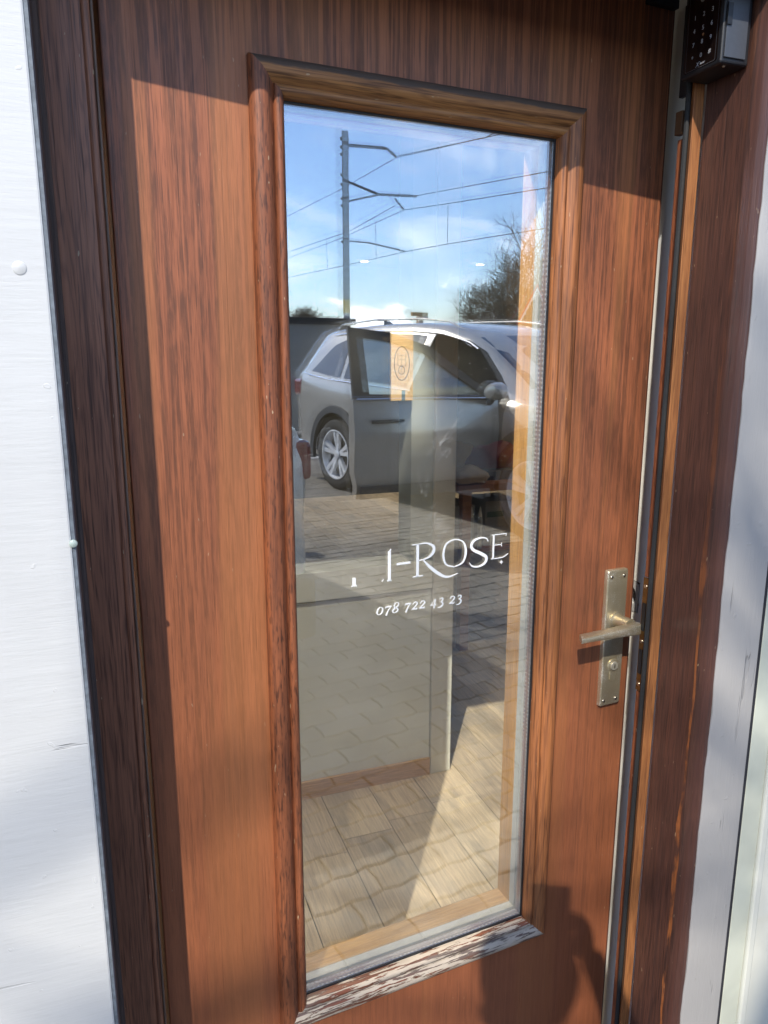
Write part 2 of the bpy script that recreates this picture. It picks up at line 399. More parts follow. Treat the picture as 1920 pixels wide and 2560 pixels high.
PAV = [paver_mat(0, (.23, .212, .180)), paver_mat(1, (.20, .184, .156)), paver_mat(2, (.25, .229, .194))]
pave = MB().box(-3.5, 12, -18, .84, GZ-.02, GZ-.012).build('pavement', M['joint'], kind='structure')
PW, PL = .115, .23
def paver_outline(w, l, k=.010):
    # long wavy sides, short notched ends, inset for the joint
    g_ = .0035; pts = []
    a = [(-l/2+g_, -w/2+g_), (-l/4, -w/2+g_+k), (0, -w/2+g_-k*.2), (l/4, -w/2+g_+k), (l/2-g_, -w/2+g_)]
    b = [(l/2-g_+k*.7, 0), (l/2-g_, w/2-g_)]
    c = [(l/4, w/2-g_+k), (0, w/2-g_-k*.2), (-l/4, w/2-g_+k), (-l/2+g_, w/2-g_)]
    d = [(-l/2+g_+k*.7, 0)]
    return a + b + c + d
def paver_mb(x=0, y=0, z=0, mb=None, mi=0):
    o = paver_outline(PW, PL); mb = mb or MB(); n = len(o)
    top = [(px*.965, py*.93) for px, py in o]
    vs = [(px+x, py+y, z-.012) for px, py in o] + [(px+x, py+y, z-.004) for px, py in o] + [(px+x, py+y, z) for px, py in top]
    fs = [tuple(range(2*n, 3*n))]
    for i in range(n):
        j = (i+1) % n; fs += [(i, j, n+j, n+i), (n+i, n+j, 2*n+j, 2*n+i)]
    return mb.add(vs, fs, mi)
cells = []
for r in range(-160, 7):
    y = r*PW
    for c in range(-16, 52):
        x = c*PL + (PL/2 if r % 2 else 0)
        if y > .78 or y < -17.8 or x < -3.3 or x > 11.8: continue
        cells.append((x, y))
# the 300 that show largest: a wedge of ground the door glass mirrors
def rank(p):
    x, y = p; cx = 2.25 + (-y)*.25
    return abs(x-cx)*3.0 + abs(y+2.6)*.55
cells.sort(key=rank)
meshes = []
for m_ in PAV:
    t = paver_mb().build('paver', m_, pave); meshes.append(t.data)
    bpy.data.objects.remove(t)
for i, (x, y) in enumerate(cells[:300]):
    o = bpy.data.objects.new('paver', meshes[random.randrange(3)]); COL.objects.link(o); o.parent = pave
    o.location = (x, y, GZ+random.uniform(-.0025, .0025)); o.rotation_euler = (random.uniform(-.008, .008), random.uniform(-.008, .008), random.uniform(-.01, .01))
rest = MB()
for x, y in cells[300:]:
    if y < -14 or x > 9: continue
    paver_mb(x, y, GZ+random.uniform(-.002, .002), rest, random.randrange(3))
rest.build('paver_field', PAV, pave, kind='stuff', fix=False)
kerb = MB().box(1.2, 9.5, -9.6, -8.35, GZ-.01, GZ+.012).build('kerb_strip', plain('pale concrete kerb', (.55, .54, .50), .85, noise=.15, nscale=20), kind='structure')

# ------------------------------------------------------------------ house front
TH = R(4.7)
YF, YS = .858, .972                       # outer face of the boards, outer face of the door stop
ZT = 1.998
house = empty('house_wall', (0, 1.0, 0), label='timber house wall with brown framed doorway between painted boards', cat='wall')
def hw(name, m, d, **k):
    d = (d[0], d[1], d[2]-1.0, d[3]-1.0, d[4], d[5]); return box(name, m, d, house, **k)
hw('wall_panel', M['dark_gap'], (-3.0, -.62, .90, 1.02, GZ, 3.2))
hw('wall_panel', M['dark_gap'], (-.62, -.075, .89, 1.02, GZ, 3.2))
hw('wall_panel', M['dark_gap'], (.93, 4.5, .90, 1.02, GZ, 3.2))
hw('wall_panel', M['dark_gap'], (-.075, .93, .89, 1.02, 2.13, 3.2))
hw('soffit', M['reveal'], (-.05, .86, .8585, 1.0, 2.115, 2.13))
# roof overhead, shallow porch eave
roof = empty('house_roof', (0, 1, 3.2), label='low flat roof over the timber house', cat='roof')
MB().box(-3.2, 6.5, -.08, 7.4, 0, .12).build('roof_slab', plain('roof felt', (.1, .09, .085), .9), roof)
MB().box(-3.2, 6.5, -.115, -.082, -.05, .17).build('fascia', M['white_board'], roof)

lb = empty('corner_board', (-.3, YF, 0), label='white painted board left of the door with cracked horizontal brush marks', cat='board')
MB().box(-.32, .251, 0, .03, GZ+.02, 3.15).build('board', M['white_board'], lb, bevel=.0025)
MB().lathe([(.0, -.0015), (.0050, -.0012), (.0066, -.0005), (.0072, .001)], 'y', (.2256, 0, 1.6117), 20).build('nail_head', M['white_board'], lb, smooth=True)
hb = empty('head_board', (.4, YF, ZT), label='white board across the top of the doorway', cat='board')
MB().box(-.445, .455, 0, .03, 0, .20).build('board', M['white_board'], hb, bevel=.002)
# left reveal
lr = empty('left_reveal', (-.047, YF, 0), label='dark weathered reveal edge between white board and door frame', cat='door reveal')
MB().box(-.006, 0, .0305, .112, GZ+.02, 2.11).build('reveal_face', M['weathered'], lr)
MB().box(-.002, .0015, .001, .030, GZ+.02, 2.11).build('board_edge', plain('blue grey board edge', (.20, .23, .26), .6, noise=.5, nscale=60), lr)
# dark quarter bead standing in the corner
pr = [(0, 0)] + [(.006*math.sin(a), -.006*math.cos(a)) for a in [i*math.pi/2/8 for i in range(9)]]
MB().prism([(p[0]*.95, .113+p[1]*.9) for p in pr], GZ+.02, 2.11).build('corner_bead', M['weathered'], lr, smooth=True)
MB().lathe([(0, -.0022), (.003, -.002), (.0042, -.001), (.0045, .001)], 'y', (-.0005, -.001, 1.326), 18).build('screw_cap', plain('pale green screw cap', (.40, .47, .42), .4), lr, smooth=True)

# right reveal, facing left, with a wavy worn outer edge
rr = empty('right_reveal', (.858, YF, 0), label='wide dark brown pine reveal right of the door with orange worn streaks', cat='door reveal')
b = MB(); nseg = 90; zs = [GZ+.02+(2.115-GZ-.02)*i/nseg for i in range(nseg+1)]
vs = []; fs = []
for i, z in enumerate(zs):
    e = .0008*math.sin(z*19)+.0006*math.sin(z*53+1)+random.uniform(-.0007, .0007)
    vs += [(0, .113, z), (0, .030, z), (-.0012, .0255, z), (.0002, .021, z), (-.0004, .012, z), (.0012, .008+e*.6, z), (.0045, .0008+e*.3, z), (.012, .0015, z), (.012, .113, z)]
k = 9
for i in range(nseg):
    for j in range(k): fs.append((i*k+j, i*k+(j+1) % k, (i+1)*k+(j+1) % k, (i+1)*k+j))
fs += [tuple(range(k)), tuple(nseg*k+j for j in range(k))]
b.add(vs, fs).build('reveal_face', M['reveal'], rr, smooth=True)
gb = empty('jamb_board', (.9, YF, 0), label='pale grey brushed board right of the brown door frame', cat='board')
b = MB(); vs = []; fs = []
for i, z in enumerate(zs):
    e = -.031+.0009*math.sin(z*14+.5)+.0007*math.sin(z*41)+random.uniform(-.0011, .0011)
    vs += [(e, .0, z), (e+.004, -.0032, z), (.05, -.003, z), (.053, .0, z), (.053, .03, z), (e, .03, z)]
for i in range(nseg):
    for j in range(6): fs.append((i*6+j, i*6+(j+1) % 6, (i+1)*6+(j+1) % 6, (i+1)*6+j))
fs += [tuple(range(6)), tuple(nseg*6+j for j in range(6))]
b.add(vs, fs).build('board', M['grey_board'], gb, smooth=True)
MB().box(.0535, .0597, .0005, .03, GZ+.02, 3.1).build('joint_shade_strip', M['dark_gap'], gb)  # black strip filling the open joint, standing in for its shade
sd = empty('siding_wall', (1.0, YF, 0), label='cream siding with green tinged edge profile at the far right', cat='siding')
MB().box(-.040, .0005, .0, .022, GZ+.02, 3.1).build('edge_profile', M['algae'], sd, bevel=.002)
MB().box(.001, .0165, -.006, .022, GZ+.02, 3.1).build('edge_lip', M['siding'], sd, bevel=.003)
z = GZ+.02+.0; zb = .536-.25*2-.0; zz = .036
while zz < 3.0:
    vs = [(.017, .003, zz), (1.9, .003, zz), (1.9, .016, zz+.249), (.017, .016, zz+.249), (.017, .022, zz), (1.9, .022, zz), (1.9, .022, zz+.249), (.017, .022, zz+.249)]
    MB().add(vs, [(0,1,2,3), (4,7,6,5), (0,4,5,1), (3,2,6,7), (0,3,7,4), (1,5,6,2)]).build('siding_board', M['siding'], sd)
    zz += .25

# frame behind the reveal: hinge strip, stop, seal, strikers
fr = empty('door_frame', (.4, YS, 0), label='brown oak door frame strip and golden stop around the open door', cat='door frame')
b = MB(); pr = [(-.447, .05), (-.447, 0)] + [(-.399, -.0005)] + [(-.394+.0065*math.sin(t), .004-.0065*math.cos(t)-.0005) for t in [R(a) for a in range(-60, 95, 15)]] + [(-.386, .031), (-.386, .05)]
b.prism(pr, GZ+.02, 2.11).build('hinge_strip', M['strip'], fr, smooth=True)
MB().prism([(-.3872+.0016*math.cos(t), -.0012+.0016*math.sin(t)) for t in [R(a) for a in range(0, 360, 30)]], GZ+.02, 2.11).build('bead_line', wood('grey worn bead', (.20, .13, .09), (.06, .035, .025), 'z', seed=50, coat=0)[0], fr, smooth=True)
MB().prism([(.437, .0), (.4555, 0), (.4575, .003), (.4575, .033), (.4540, .033)], GZ+.02, 2.11).build('stop', M['stop'], fr, bevel=.0008)
MB().tube([(.4405, .0155, GZ+.02), (.4400, .0155, .6), (.4408, .0155, 1.2), (.4404, .0155, 2.11)], .0042, 8).build('seal', M['gasket'], fr, smooth=True)
MB().box(.4462, .4530, .0255, .0385, GZ+.02, .94).build('rebate_lip', M['mould_v'], fr)
MB().box(.4462, .4530, .0255, .0385, 1.152, 1.846).build('rebate_lip', M['mould_v'], fr)
MB().box(.4395, .4505, .0250, .0400, 1.852, 1.885).build('striker_block', plain('dark brown hardware', (.09, .045, .02), .5), fr, bevel=.001)
MB().box(.4425, .4505, .0250, .0400, 1.905, 2.03).build('latch_bracket', M['black_plastic'], fr, bevel=.001)
st = MB().box(.4452, .4500, .0255, .0400, .942, 1.15).build('striker_plate', M['rust'], fr, bevel=.0006)
MB().box(.4440, .4451, .0285, .0370, 1.055, 1.105).build('striker_slot', M['black_plastic'], st)
MB().box(.4440, .4451, .0285, .0370, .975, 1.02).build('striker_slot', M['black_plastic'], st)
for zq in (.955, 1.035, 1.135):
    MB().lathe([(0, -.0015), (.0035, -.001), (.004, 0)], 'x', (.4450, .033, zq), 12).build('screw', M['screw'], st, smooth=True)
MB().box(-.46, .47, .004, .06, 2.09, 2.13).build('head_stop', M['stop'], fr)
MB().box(-.45, .46, .0, .12, GZ, -.012).build('threshold', plain('stone threshold', (.3, .29, .27), .8, noise=.2), fr)

# ------------------------------------------------------------------ the door leaf (local x along the leaf from the hinge, y inwards)
door = empty('door', (.0198, 1.005, 0), TH, label='brown oak veneered door standing slightly open with a tall glass pane', cat='door')
LW, T = .858, .068
OX0, OX1, OZ0, OZ1 = .216, .646, .488, 1.8445         # glazed opening
def ringpanel(x0, x1, z0, z1, hx0, hx1, hz0, hz1, y0, y1):
    mb = MB(); xs = [x0, hx0, hx1, x1]; zs_ = [z0, hz0, hz1, z1]; idx = {}
    for yi, y in enumerate((y0, y1)):
        for i in range(4):
            for j in range(4): idx[(i, j, yi)] = len(mb.v); mb.v.append((xs[i], y, zs_[j]))
    F = []
    for yi in (0, 1):
        for i in range(3):
            for j in range(3):
                if i == 1 and j == 1: continue
                F.append((idx[i,j,yi], idx[i+1,j,yi], idx[i+1,j+1,yi], idx[i,j+1,yi]))
    for i in range(3):
        F += [(idx[i,0,0], idx[i+1,0,0], idx[i+1,0,1], idx[i,0,1]), (idx[i,3,0], idx[i+1,3,0], idx[i+1,3,1], idx[i,3,1]),
              (idx[0,i,0], idx[0,i+1,0], idx[0,i+1,1], idx[0,i,1]), (idx[3,i,0], idx[3,i+1,0], idx[3,i+1,1], idx[3,i,1])]
    F += [(idx[1,1,0], idx[2,1,0], idx[2,1,1], idx[1,1,1]), (idx[1,2,0], idx[2,2,0], idx[2,2,1], idx[1,2,1]),
          (idx[1,1,0], idx[1,2,0], idx[1,2,1], idx[1,1,1]), (idx[2,1,0], idx[2,2,0], idx[2,2,1], idx[2,1,1])]
    mb.f = F; mb.m = [0]*len(F); return mb
H_ = .014
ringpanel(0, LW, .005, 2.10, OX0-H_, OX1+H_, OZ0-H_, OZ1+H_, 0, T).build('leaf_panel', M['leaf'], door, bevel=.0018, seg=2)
MB().box(LW+.0005, LW+.006, .004, .03, .006, 2.095).build('edge_lipping', wood('dark edge lipping', (.16, .05, .022), (.05, .02, .012), 'z', seed=60)[0], door, bevel=.001)
def frame_side(prof, side, name, mat, x0=None, x1=None, z0=None, z1=None, smooth=True, parent=None, **k):
    """mitred bar round the opening; prof = (inset from the outer rectangle, y)"""
    mb = MB(); n = len(prof); A = []; B = []
    for w, y in prof:
        if side == 'l': A.append((x0+w, y, z0+w)); B.append((x0+w, y, z1-w))
        if side == 'r': A.append((x1-w, y, z0+w)); B.append((x1-w, y, z1-w))
        if side == 't': A.append((x0+w, y, z1-w)); B.append((x1-w, y, z1-w))
        if side == 'b': A.append((x0+w, y, z0+w)); B.append((x1-w, y, z0+w))
    fs = [(i, i+1, n+i+1, n+i) for i in range(n-1)] + [(n-1, 0, n, 2*n-1), tuple(range(n)), tuple(range(n, 2*n))]
    return mb.add(A+B, fs).build(name, mat, parent or door, smooth=smooth, **k)
MO = .045
prof = [(0, .0015), (0, -.007), (.002, -.012), (.006, -.0150), (.011, -.0166), (.016, -.0168), (.021, -.0152), (.025, -.0120), (.028, -.0088), (.0305, -.0072),
        (.0308, -.0100), (.0330, -.0128), (.036, -.0138), (.0395, -.0128), (.0425, -.0095), (.0445, -.0050), (.045, .0015), (.045, .0042), (.03, .0042)]
fx = dict(x0=OX0-MO, x1=OX1+MO, z0=OZ0-MO, z1=OZ1+MO)
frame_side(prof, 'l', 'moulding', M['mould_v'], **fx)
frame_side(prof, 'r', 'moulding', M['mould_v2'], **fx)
frame_side(prof, 't', 'moulding', M['mould_t'], **fx)
frame_side(prof, 'b', 'moulding', M['mould_b'], **fx, label='sill moulding with pale peeling varnish')
# glazing seal, spacer, sealant, inner bead
fo = dict(x0=OX0-.0002, x1=OX1+.0002, z0=OZ0-.0002, z1=OZ1+.0002)
seal = [(0, .0042), (.0030, .0044), (.0030, .0068), (0, .0068)]
sp = [(-.006, .0100), (.0006, .0100), (.0012, .0106), (.0012, .0238), (.0006, .0244), (-.006, .0244)]
sl = [(-.008, .0296), (.0018, .0296), (.0005, .0330), (.0005, .0460), (-.008, .0460)]
ib = [(-.010, .0465), (.0008, .0465), (.0016, .0480), (.0016, .0840), (-.003, .0900), (-.024, .0900), (-.024, .0685), (-.010, .0685)]
for sd_ in 'lrtb':
    frame_side(seal, sd_, 'glazing_seal', M['black_gasket'], smooth=False, **fo)
    frame_side(sp, sd_, 'spacer_bar', M['spacer_z'] if sd_ in 'lr' else M['spacer_x'], smooth=False, **fo)
    frame_side(sl, sd_, 'sealant_bead', M['sealant'], smooth=False, **fo)
    frame_side(ib, sd_, 'inner_bead', M['inner_v'] if sd_ in 'lr' else M['inner_h'], smooth=False, **fo)
gp = MB().box(OX0-.011, OX1+.011, .0060-.0002+.0012, .0098, OZ0-.011, OZ1+.011).build('glass_pane', M['pane_out'], door)
gi = MB().box(-.226, .226, .0, .0030, -.687, .687).build('glass_pane', M['pane_in'], door)
gi.location = ((OX0+OX1)/2, .0258, (OZ0+OZ1)/2); gi.rotation_euler = (R(.10), 0, R(.21))

# lettering, peeling vinyl on the outer face of the pane (x = leaf coordinate, z height)
TY = .0056
def cr(pts, n=10):
    P = [Vector(p) for p in pts]; out = []
    for i in range(len(P)-1):
        a, b_, c, d = P[max(i-1, 0)], P[i], P[i+1], P[min(i+2, len(P)-1)]
        for k in range(n):
            t = k/n; out.append(.5*((2*b_)+(c-a)*t+(2*a-5*b_+4*c-d)*t*t+(3*b_-a-3*c+d)*t*t*t))
    out.append(P[-1]); return out
def strokes(mb, S_, ox=0, oz=0, sx=1, sz=1, slant=0, n=8):
    """each stroke: [(x, z, width), ...] smoothed, in a unit cell; first item 'L' for straight"""
    for st_ in S_:
        straight = st_[0] == 'L'; pts = st_[1:] if straight else st_
        P = [Vector(p) for p in pts] if straight else cr(pts, n)
        Q = [Vector(((p.x+slant*p.y)*sx+ox, p.y*sz+oz)) for p in P]; vs = []
        for i, p in enumerate(Q):
            d = (Q[min(i+1, len(Q)-1)]-Q[max(i-1, 0)]); d = d.normalized() if d.length else Vector((1, 0)); nn = Vector((-d.y, d.x))*P[i].z*.5*sz
            vs += [(p.x+nn.x, TY-.0002, p.y+nn.y), (p.x-nn.x, TY-.0002, p.y-nn.y)]
        nv = len(vs); vs += [(v[0], TY+.0003, v[2]) for v in vs]
        fs = [(2*i, 2*i+1, 2*i+3, 2*i+2) for i in range(len(Q)-1)] + [(nv+2*i, nv+2*i+2, nv+2*i+3, nv+2*i+1) for i in range(len(Q)-1)]
        fs += [(2*i, 2*i+2, nv+2*i+2, nv+2*i) for i in range(len(Q)-1)] + [(2*i+1, nv+2*i+1, nv+2*i+3, 2*i+3) for i in range(len(Q)-1)]
        fs += [(0, nv, nv+1, 1), (nv-2, nv-1, 2*nv-1, 2*nv-2)]
        mb.add(vs, fs)
X0 = .102
def letter(name, S_, s0, z0, w, h, slant=0):
    mb = MB(); strokes(mb, S_, s0-X0, z0, w, h, slant); return mb.build(name, M['lettering'], gp, fix=True)
letter('letter', [['L', (.5, 0, .10), (.5, .96, .10)], ['L', (.2, .012, .03), (.8, .012, .03)], ['L', (.5, .94, .05), (.72, 1.02, .03)]], .4650, 1.1832, .0130, .0500)
letter('letter', [['L', (.5, 0, .40), (.5, 1, .40)], ['L', (.1, .05, .12), (.9, .05, .12)]], .4068, 1.1822, .0115, .0138)
letter('letter_fragment', [['L', (0, 0, .3), (1, 1, .1)]], .4590, 1.1840, .0035, .0040)
letter('hyphen', [['L', (0, .5, .9), (1, .5, .9)]], .4838, 1.2070, .024, .0036)
letter('letter', [['L', (.09, 0, .085), (.09, 1.0, .085)], ['L', (-.02, .014, .028), (.22, .014, .028)], ['L', (-.04, .985, .028), (.16, .985, .028)],
                  [(.1, .985, .03), (.30, .99, .045), (.46, .86, .085), (.44, .66, .085), (.30, .53, .045), (.10, .49, .025)],
                  [(.22, .50, .03), (.36, .28, .085), (.58, .02, .095), (.80, -.13, .06), (1.06, -.06, .015)]], .5135, 1.1838, .0760, .0535)
letter('letter', [[(.5, 0, .035), (.14, .13, .06), (.02, .5, .085), (.14, .87, .06), (.5, 1, .035), (.86, .87, .06), (.98, .5, .09), (.86, .13, .06), (.5, 0, .035), (.45, .01, .035)]], .5655, 1.1922, .0430, .0450)
letter('letter', [[(.96, .84, .03), (.86, .96, .04), (.56, 1.0, .05), (.22, .92, .085), (.10, .74, .10), (.25, .58, .10), (.60, .44, .11), (.88, .28, .11), (.82, .08, .085), (.50, -.02, .06), (.18, .02, .05), (.02, .16, .02)]], .6140, 1.1880, .0370, .0470)
letter('letter', [['L', (.12, 0, .075), (.12, 1, .075)], ['L', (.0, .985, .03), (.86, .985, .03)], ['L', (.84, 1.0, .03), (.82, .88, .02)], ['L', (.12, .56, .028), (.60, .56, .028)], ['L', (.58, .64, .03), (.58, .48, .03)],
                  [(.0, .012, .03), (.40, .01, .035), (.74, .04, .035), (.98, .15, .02)]], .6560, 1.1965, .0340, .0415)
MB().prism([(x+.6765-X0, z+1.1893) for x, z in ((-.0038, 0), (-.001, .0012), (0, .0040), (.001, .0012), (.0038, 0), (.001, -.0012), (0, -.0040), (-.001, -.0012))], TY-.0002, TY+.0003, 'y').build('letter_ornament', M['lettering'], gp)
DG = {'0': [[(.5, 0, .05), (.16, .22, .12), (.10, .5, .14), (.22, .82, .12), (.5, .98, .05), (.84, .78, .12), (.90, .5, .14), (.80, .2, .12), (.5, 0, .05)]],
      '7': [['L', (.08, .70, .03), (.14, .92, .07)], ['L', (.10, .90, .12), (.98, .90, .12)], [(.96, .92, .05), (.62, .46, .10), (.40, -.22, .16)]],
      '8': [[(.52, .60, .10), (.22, .80, .11), (.26, 1.12, .09), (.55, 1.30, .05), (.84, 1.12, .10), (.80, .84, .09), (.46, .62, .12), (.14, .34, .12), (.20, .08, .10), (.50, -.02, .05), (.84, .14, .11), (.86, .40, .11), (.60, .60, .10)]],
      '2': [[(.14, .66, .08), (.26, .92, .09), (.60, .96, .08), (.80, .74, .13), (.62, .44, .10), (.30, .18, .07), (.10, .05, .05)], [(.08, .05, .12), (.50, .08, .12), (.82, .03, .10), (.94, .22, .03)]],
      '4': [['L', (.66, .96, .10), (.66, -.26, .14)], ['L', (.66, .94, .05), (.02, .22, .05)], ['L', (.0, .20, .09), (.98, .20, .09)]],
      '3': [[(.16, .78, .05), (.34, .96, .07), (.66, .90, .12), (.66, .62, .12), (.38, .46, .05)], [(.38, .46, .05), (.76, .32, .13), (.80, -.02, .14), (.44, -.26, .07), (.08, -.20, .07)]]}
xx = .4485; zz = 1.1305
for ch in '078 722 43 23':
    if ch == ' ': xx += .0072; continue
    w = .0132 if ch in '08' else .0130
    letter('digit', [(['L'] if q_[0] == 'L' else [])+[(p[0], p[1], p[2]*1.35) for p in (q_[1:] if q_[0] == 'L' else q_)] for q_ in DG[ch]], xx, zz, w*.86, .0125, .22); xx += w*1.03
# cleaning scratches on the pane
sc_ = MB(); rnd = random.Random(3)
for cx_, cz_, ang, k_ in ((.560, 1.395, .9, 34), (.548, 1.262, .75, 26), (.530, 1.33, 1.5, 12), (.575, 1.42, .5, 12)):
    for _ in range(k_):
        a = ang+rnd.gauss(0, .12); l = rnd.uniform(.006, .022); x = cx_+rnd.gauss(0, .011)-X0; z = cz_+rnd.gauss(0, .014); dx, dz = math.cos(a)*l, math.sin(a)*l; w = .00012
        sc_.add([(x, TY+.0009, z), (x+w*2, TY+.0009, z-w), (x+dx, TY+.0009, z+dz), (x+w*2, TY+.0013, z-w)], [(0, 1, 2), (0, 2, 3)])
for _ in range(190):
    x = rnd.uniform(OX0+.01, OX1-.01); z = rnd.uniform(OZ0+.02, OZ1-.3); w = rnd.uniform(.0003, .0007)
    sc_.add([(x-w, TY+.0009, z), (x, TY+.0009, z-w), (x+w, TY+.0009, z), (x, TY+.0009, z+w)], [(0, 1, 2, 3)])
sc_.build('scratch_marks', plain('scratch and lint', (.55, .56, .56), .6), gp, kind='stuff', fix=False)

# handle set
hd = MB(); pl = []
hz0, hz1, hs0, hs1 = .8905, 1.1500, .7905, .8365
def rrect(x0, x1, z0, z1, r, n=5):
    P = []
    for cx_, cz_, a0 in ((x1-r, z1-r, 0), (x0+r, z1-r, 90), (x0+r, z0+r, 180), (x1-r, z0+r, 270)):
        for i in range(n+1): a = R(a0+90*i/n); P.append((cx_+r*math.cos(a), cz_+r*math.sin(a)))
    return P
A = rrect(hs0, hs1, hz0, hz1, .003); B = rrect(hs0, hs1, hz0, hz1, .003)
def bow(P, k=.0035):
    c = (hs0+hs1)/2
    return [(x, z+(k*(1-((x-c)/(hs1-hs0)*2)**2) if z > 1.1 else 0)) for x, z in P]
A = bow(A)
n_ = len(A); ring = lambda s, y: [(((x-(hs0+hs1)/2)*s)+(hs0+hs1)/2, y, (z-1.02)*(1-(1-s)*.35)+1.02) for x, z in A]
mb = MB(); rs = [(1, -.0004), (1, -.0072), (.975, -.0088), (.92, -.0098)]
vs = [];
for s_, y_ in rs: vs += ring(s_, y_)
fs = []
for i in range(len(rs)-1):
    for j in range(n_): fs.append((i*n_+j, i*n_+(j+1) % n_, (i+1)*n_+(j+1) % n_, (i+1)*n_+j))
fs += [tuple(range(n_)), tuple((len(rs)-1)*n_+j for j in range(n_))]
plate = mb.add(vs, fs).build('handle_plate', M['brass'], door, smooth=True)
for sx_, sz_ in ((.7990, 1.1385), (.8270, 1.1385), (.7985, .9015), (.8265, .9015)):
    MB().lathe([(0, -.0116), (.0022, -.0114), (.0034, -.0104), (.0036, -.0096)], 'y', (sx_, 0, sz_), 14).build('screw', M['screw'], plate, smooth=True)
    MB().box(sx_-.0004, sx_+.0004, -.01185, -.0113, sz_-.0026, sz_+.0026).build('screw_slot', M['brass_dark'], plate)
HX, HZ = .8155, 1.0570
lev = MB()
lev.lathe([(.0155, -.0095), (.0155, -.0125), (.0125, -.0135), (.0118, -.024), (.0125, -.046)], 'y', (HX, 0, HZ), 24)
# flat lever: round shoulder then straight flat grip with a slanted end
sec = []
LV = [(HX+.0140, .0062, .0050, 0), (HX+.0128, .0088, .0072, 0), (HX+.006, .0104, .0086, 0), (HX-.010, .0094, .0092, .0002), (HX-.050, .0068, .0102, .0004), (HX-.095, .0052, .0108, .0006), (HX-.118, .0048, .0108, .0006)]
yc = -.0560
vs = []; m_n = 16
for i, (x, hz_, hy_, dz) in enumerate(LV):
    for k in range(m_n):
        a = 2*math.pi*k/m_n; ca, sa = math.cos(a), math.sin(a)
        py = hy_*math.copysign(abs(ca)**.38, ca); pz = hz_*math.copysign(abs(sa)**.38, sa)
        xo = x+(py*.55 if i == len(LV)-1 else 0)
        vs.append((xo, yc+py, HZ+dz+pz-.002))
fs = []
for i in range(len(LV)-1):
    for k in range(m_n): fs.append((i*m_n+k, i*m_n+(k+1) % m_n, (i+1)*m_n+(k+1) % m_n, (i+1)*m_n+k))
fs += [tuple(range(m_n)), tuple((len(LV)-1)*m_n+k for k in range(m_n))]
lev.add(vs, fs); lev.build('door_handle', M['brass'], door, smooth=True)
lc = MB(); CX, CZ = .8150, .9690
lc.lathe([(.0125, -.0093), (.0125, -.0112), (.0112, -.0120), (.0098, -.0122)], 'y', (CX, 0, CZ), 24)
lc.prism([(CX-.0066, CZ-.004), (CX-.0066, CZ-.025)]+[(CX+.0066*math.cos(R(a)), CZ-.025+.0066*math.sin(R(a))) for a in range(190, 355, 15)]+[(CX+.0066, CZ-.025), (CX+.0066, CZ-.004)], -.0092, -.0114, 'y')
lco = lc.build('lock_cylinder', M['brass'], door, smooth=True)
MB().lathe([(.0082, -.0120), (.0082, -.0142), (.0075, -.0148)], 'y', (CX, 0, CZ), 24).build('plug', plain('satin plug', (.5, .46, .36), .4, metal=.4), lco, smooth=True)
MB().prism([(CX-.0008, CZ-.0045), (CX+.0008, CZ-.0045), (CX+.0012, CZ-.001), (CX+.0006, CZ+.004), (CX-.0006, CZ+.004), (CX-.0012, CZ-.001)], -.0146, -.0151, 'y').build('keyhole', M['brass_dark'], lco)
MB().box(LW-.06, LW-.002, -.012, -.0005, 2.050, 2.075).build('door_contact', M['black_plastic'], door, bevel=.001)

# ------------------------------------------------------------------ keypad lock on the right reveal
kp = empty('keypad_lock', (.857, .9325, 1.95), label='black number keypad box with grey side fixed to the right reveal', cat='keypad lock')
def kb(name, m, d, par=kp, **k):
    d = (d[0]-.857, d[1]-.857, d[2]-.9325, d[3]-.9325, d[4]-1.95, d[5]-1.95); return box(name, m, d, par, **k)
kb('keypad_body', M['black_plastic'], (.8085, .8565, .893, .9705, 1.912, 2.042), bevel=.0035, seg=3)
kb('keypad_side', plain('slate grey cover', (.060, .066, .078), .4, noise=.1, nscale=200), (.8120, .8480, .8905, .8928, 1.9190, 2.040), bevel=.0007)
pn = MB().prism([(a-.9325, b_-1.95) for a, b_ in rrect(.9000, .9640, 1.9175, 2.036, .004)], .8080-.857, .8086-.857, 'x').build('keypad_panel', M['black_panel'], kp)
bo = MB(); o1 = rrect(.9035, .9606, 1.9186, 2.032, .003); o2 = [((x-.932)*.988+.932, (z-1.975)*.994+1.975) for x, z in o1]
vs = [(.80785-.857, a-.9325, c-1.95) for a, c in o1]+[(.80785-.857, a-.9325, c-1.95) for a, c in o2]; q = len(o1)
bo.add(vs, [(i, (i+1) % q, q+(i+1) % q, q+i) for i in range(q)]).build('panel_outline', M['key_line'], pn)
def text_obj(name, s, size, mat, parent, M4, shear=0):
    cu = bpy.data.curves.new(name, 'FONT'); cu.body = s; cu.size = size; cu.align_x = 'CENTER'; cu.align_y = 'CENTER'; cu.extrude = .0001; cu.resolution_u = 3; cu.shear = shear
    t = bpy.data.objects.new(name, cu); COL.objects.link(t); dg = bpy.context.evaluated_depsgraph_get()
    me = bpy.data.meshes.new_from_object(t.evaluated_get(dg)); bpy.data.objects.remove(t)
    me.materials.clear(); me.materials.append(mat); me.transform(M4)
    o = bpy.data.objects.new(name, me); COL.objects.link(o); o.parent = parent; return o
face = Matrix(((0, 0, -1, 0), (-1, 0, 0, 0), (0, 1, 0, 0), (0, 0, 0, 1)))      # text x -> -y, y -> z, normal -> -x
cols = (.9478, .9312, .9149); rows = (1.9852, 1.9682, 1.9508, 1.9336)
for i, ch in enumerate('123456789*0#'):
    M4 = Matrix.Translation((.8077-.857, cols[i % 3]-.9325, rows[i//3]-1.95)) @ face
    text_obj('key_digit', ch, .0082, M['key_print'], pn, M4)
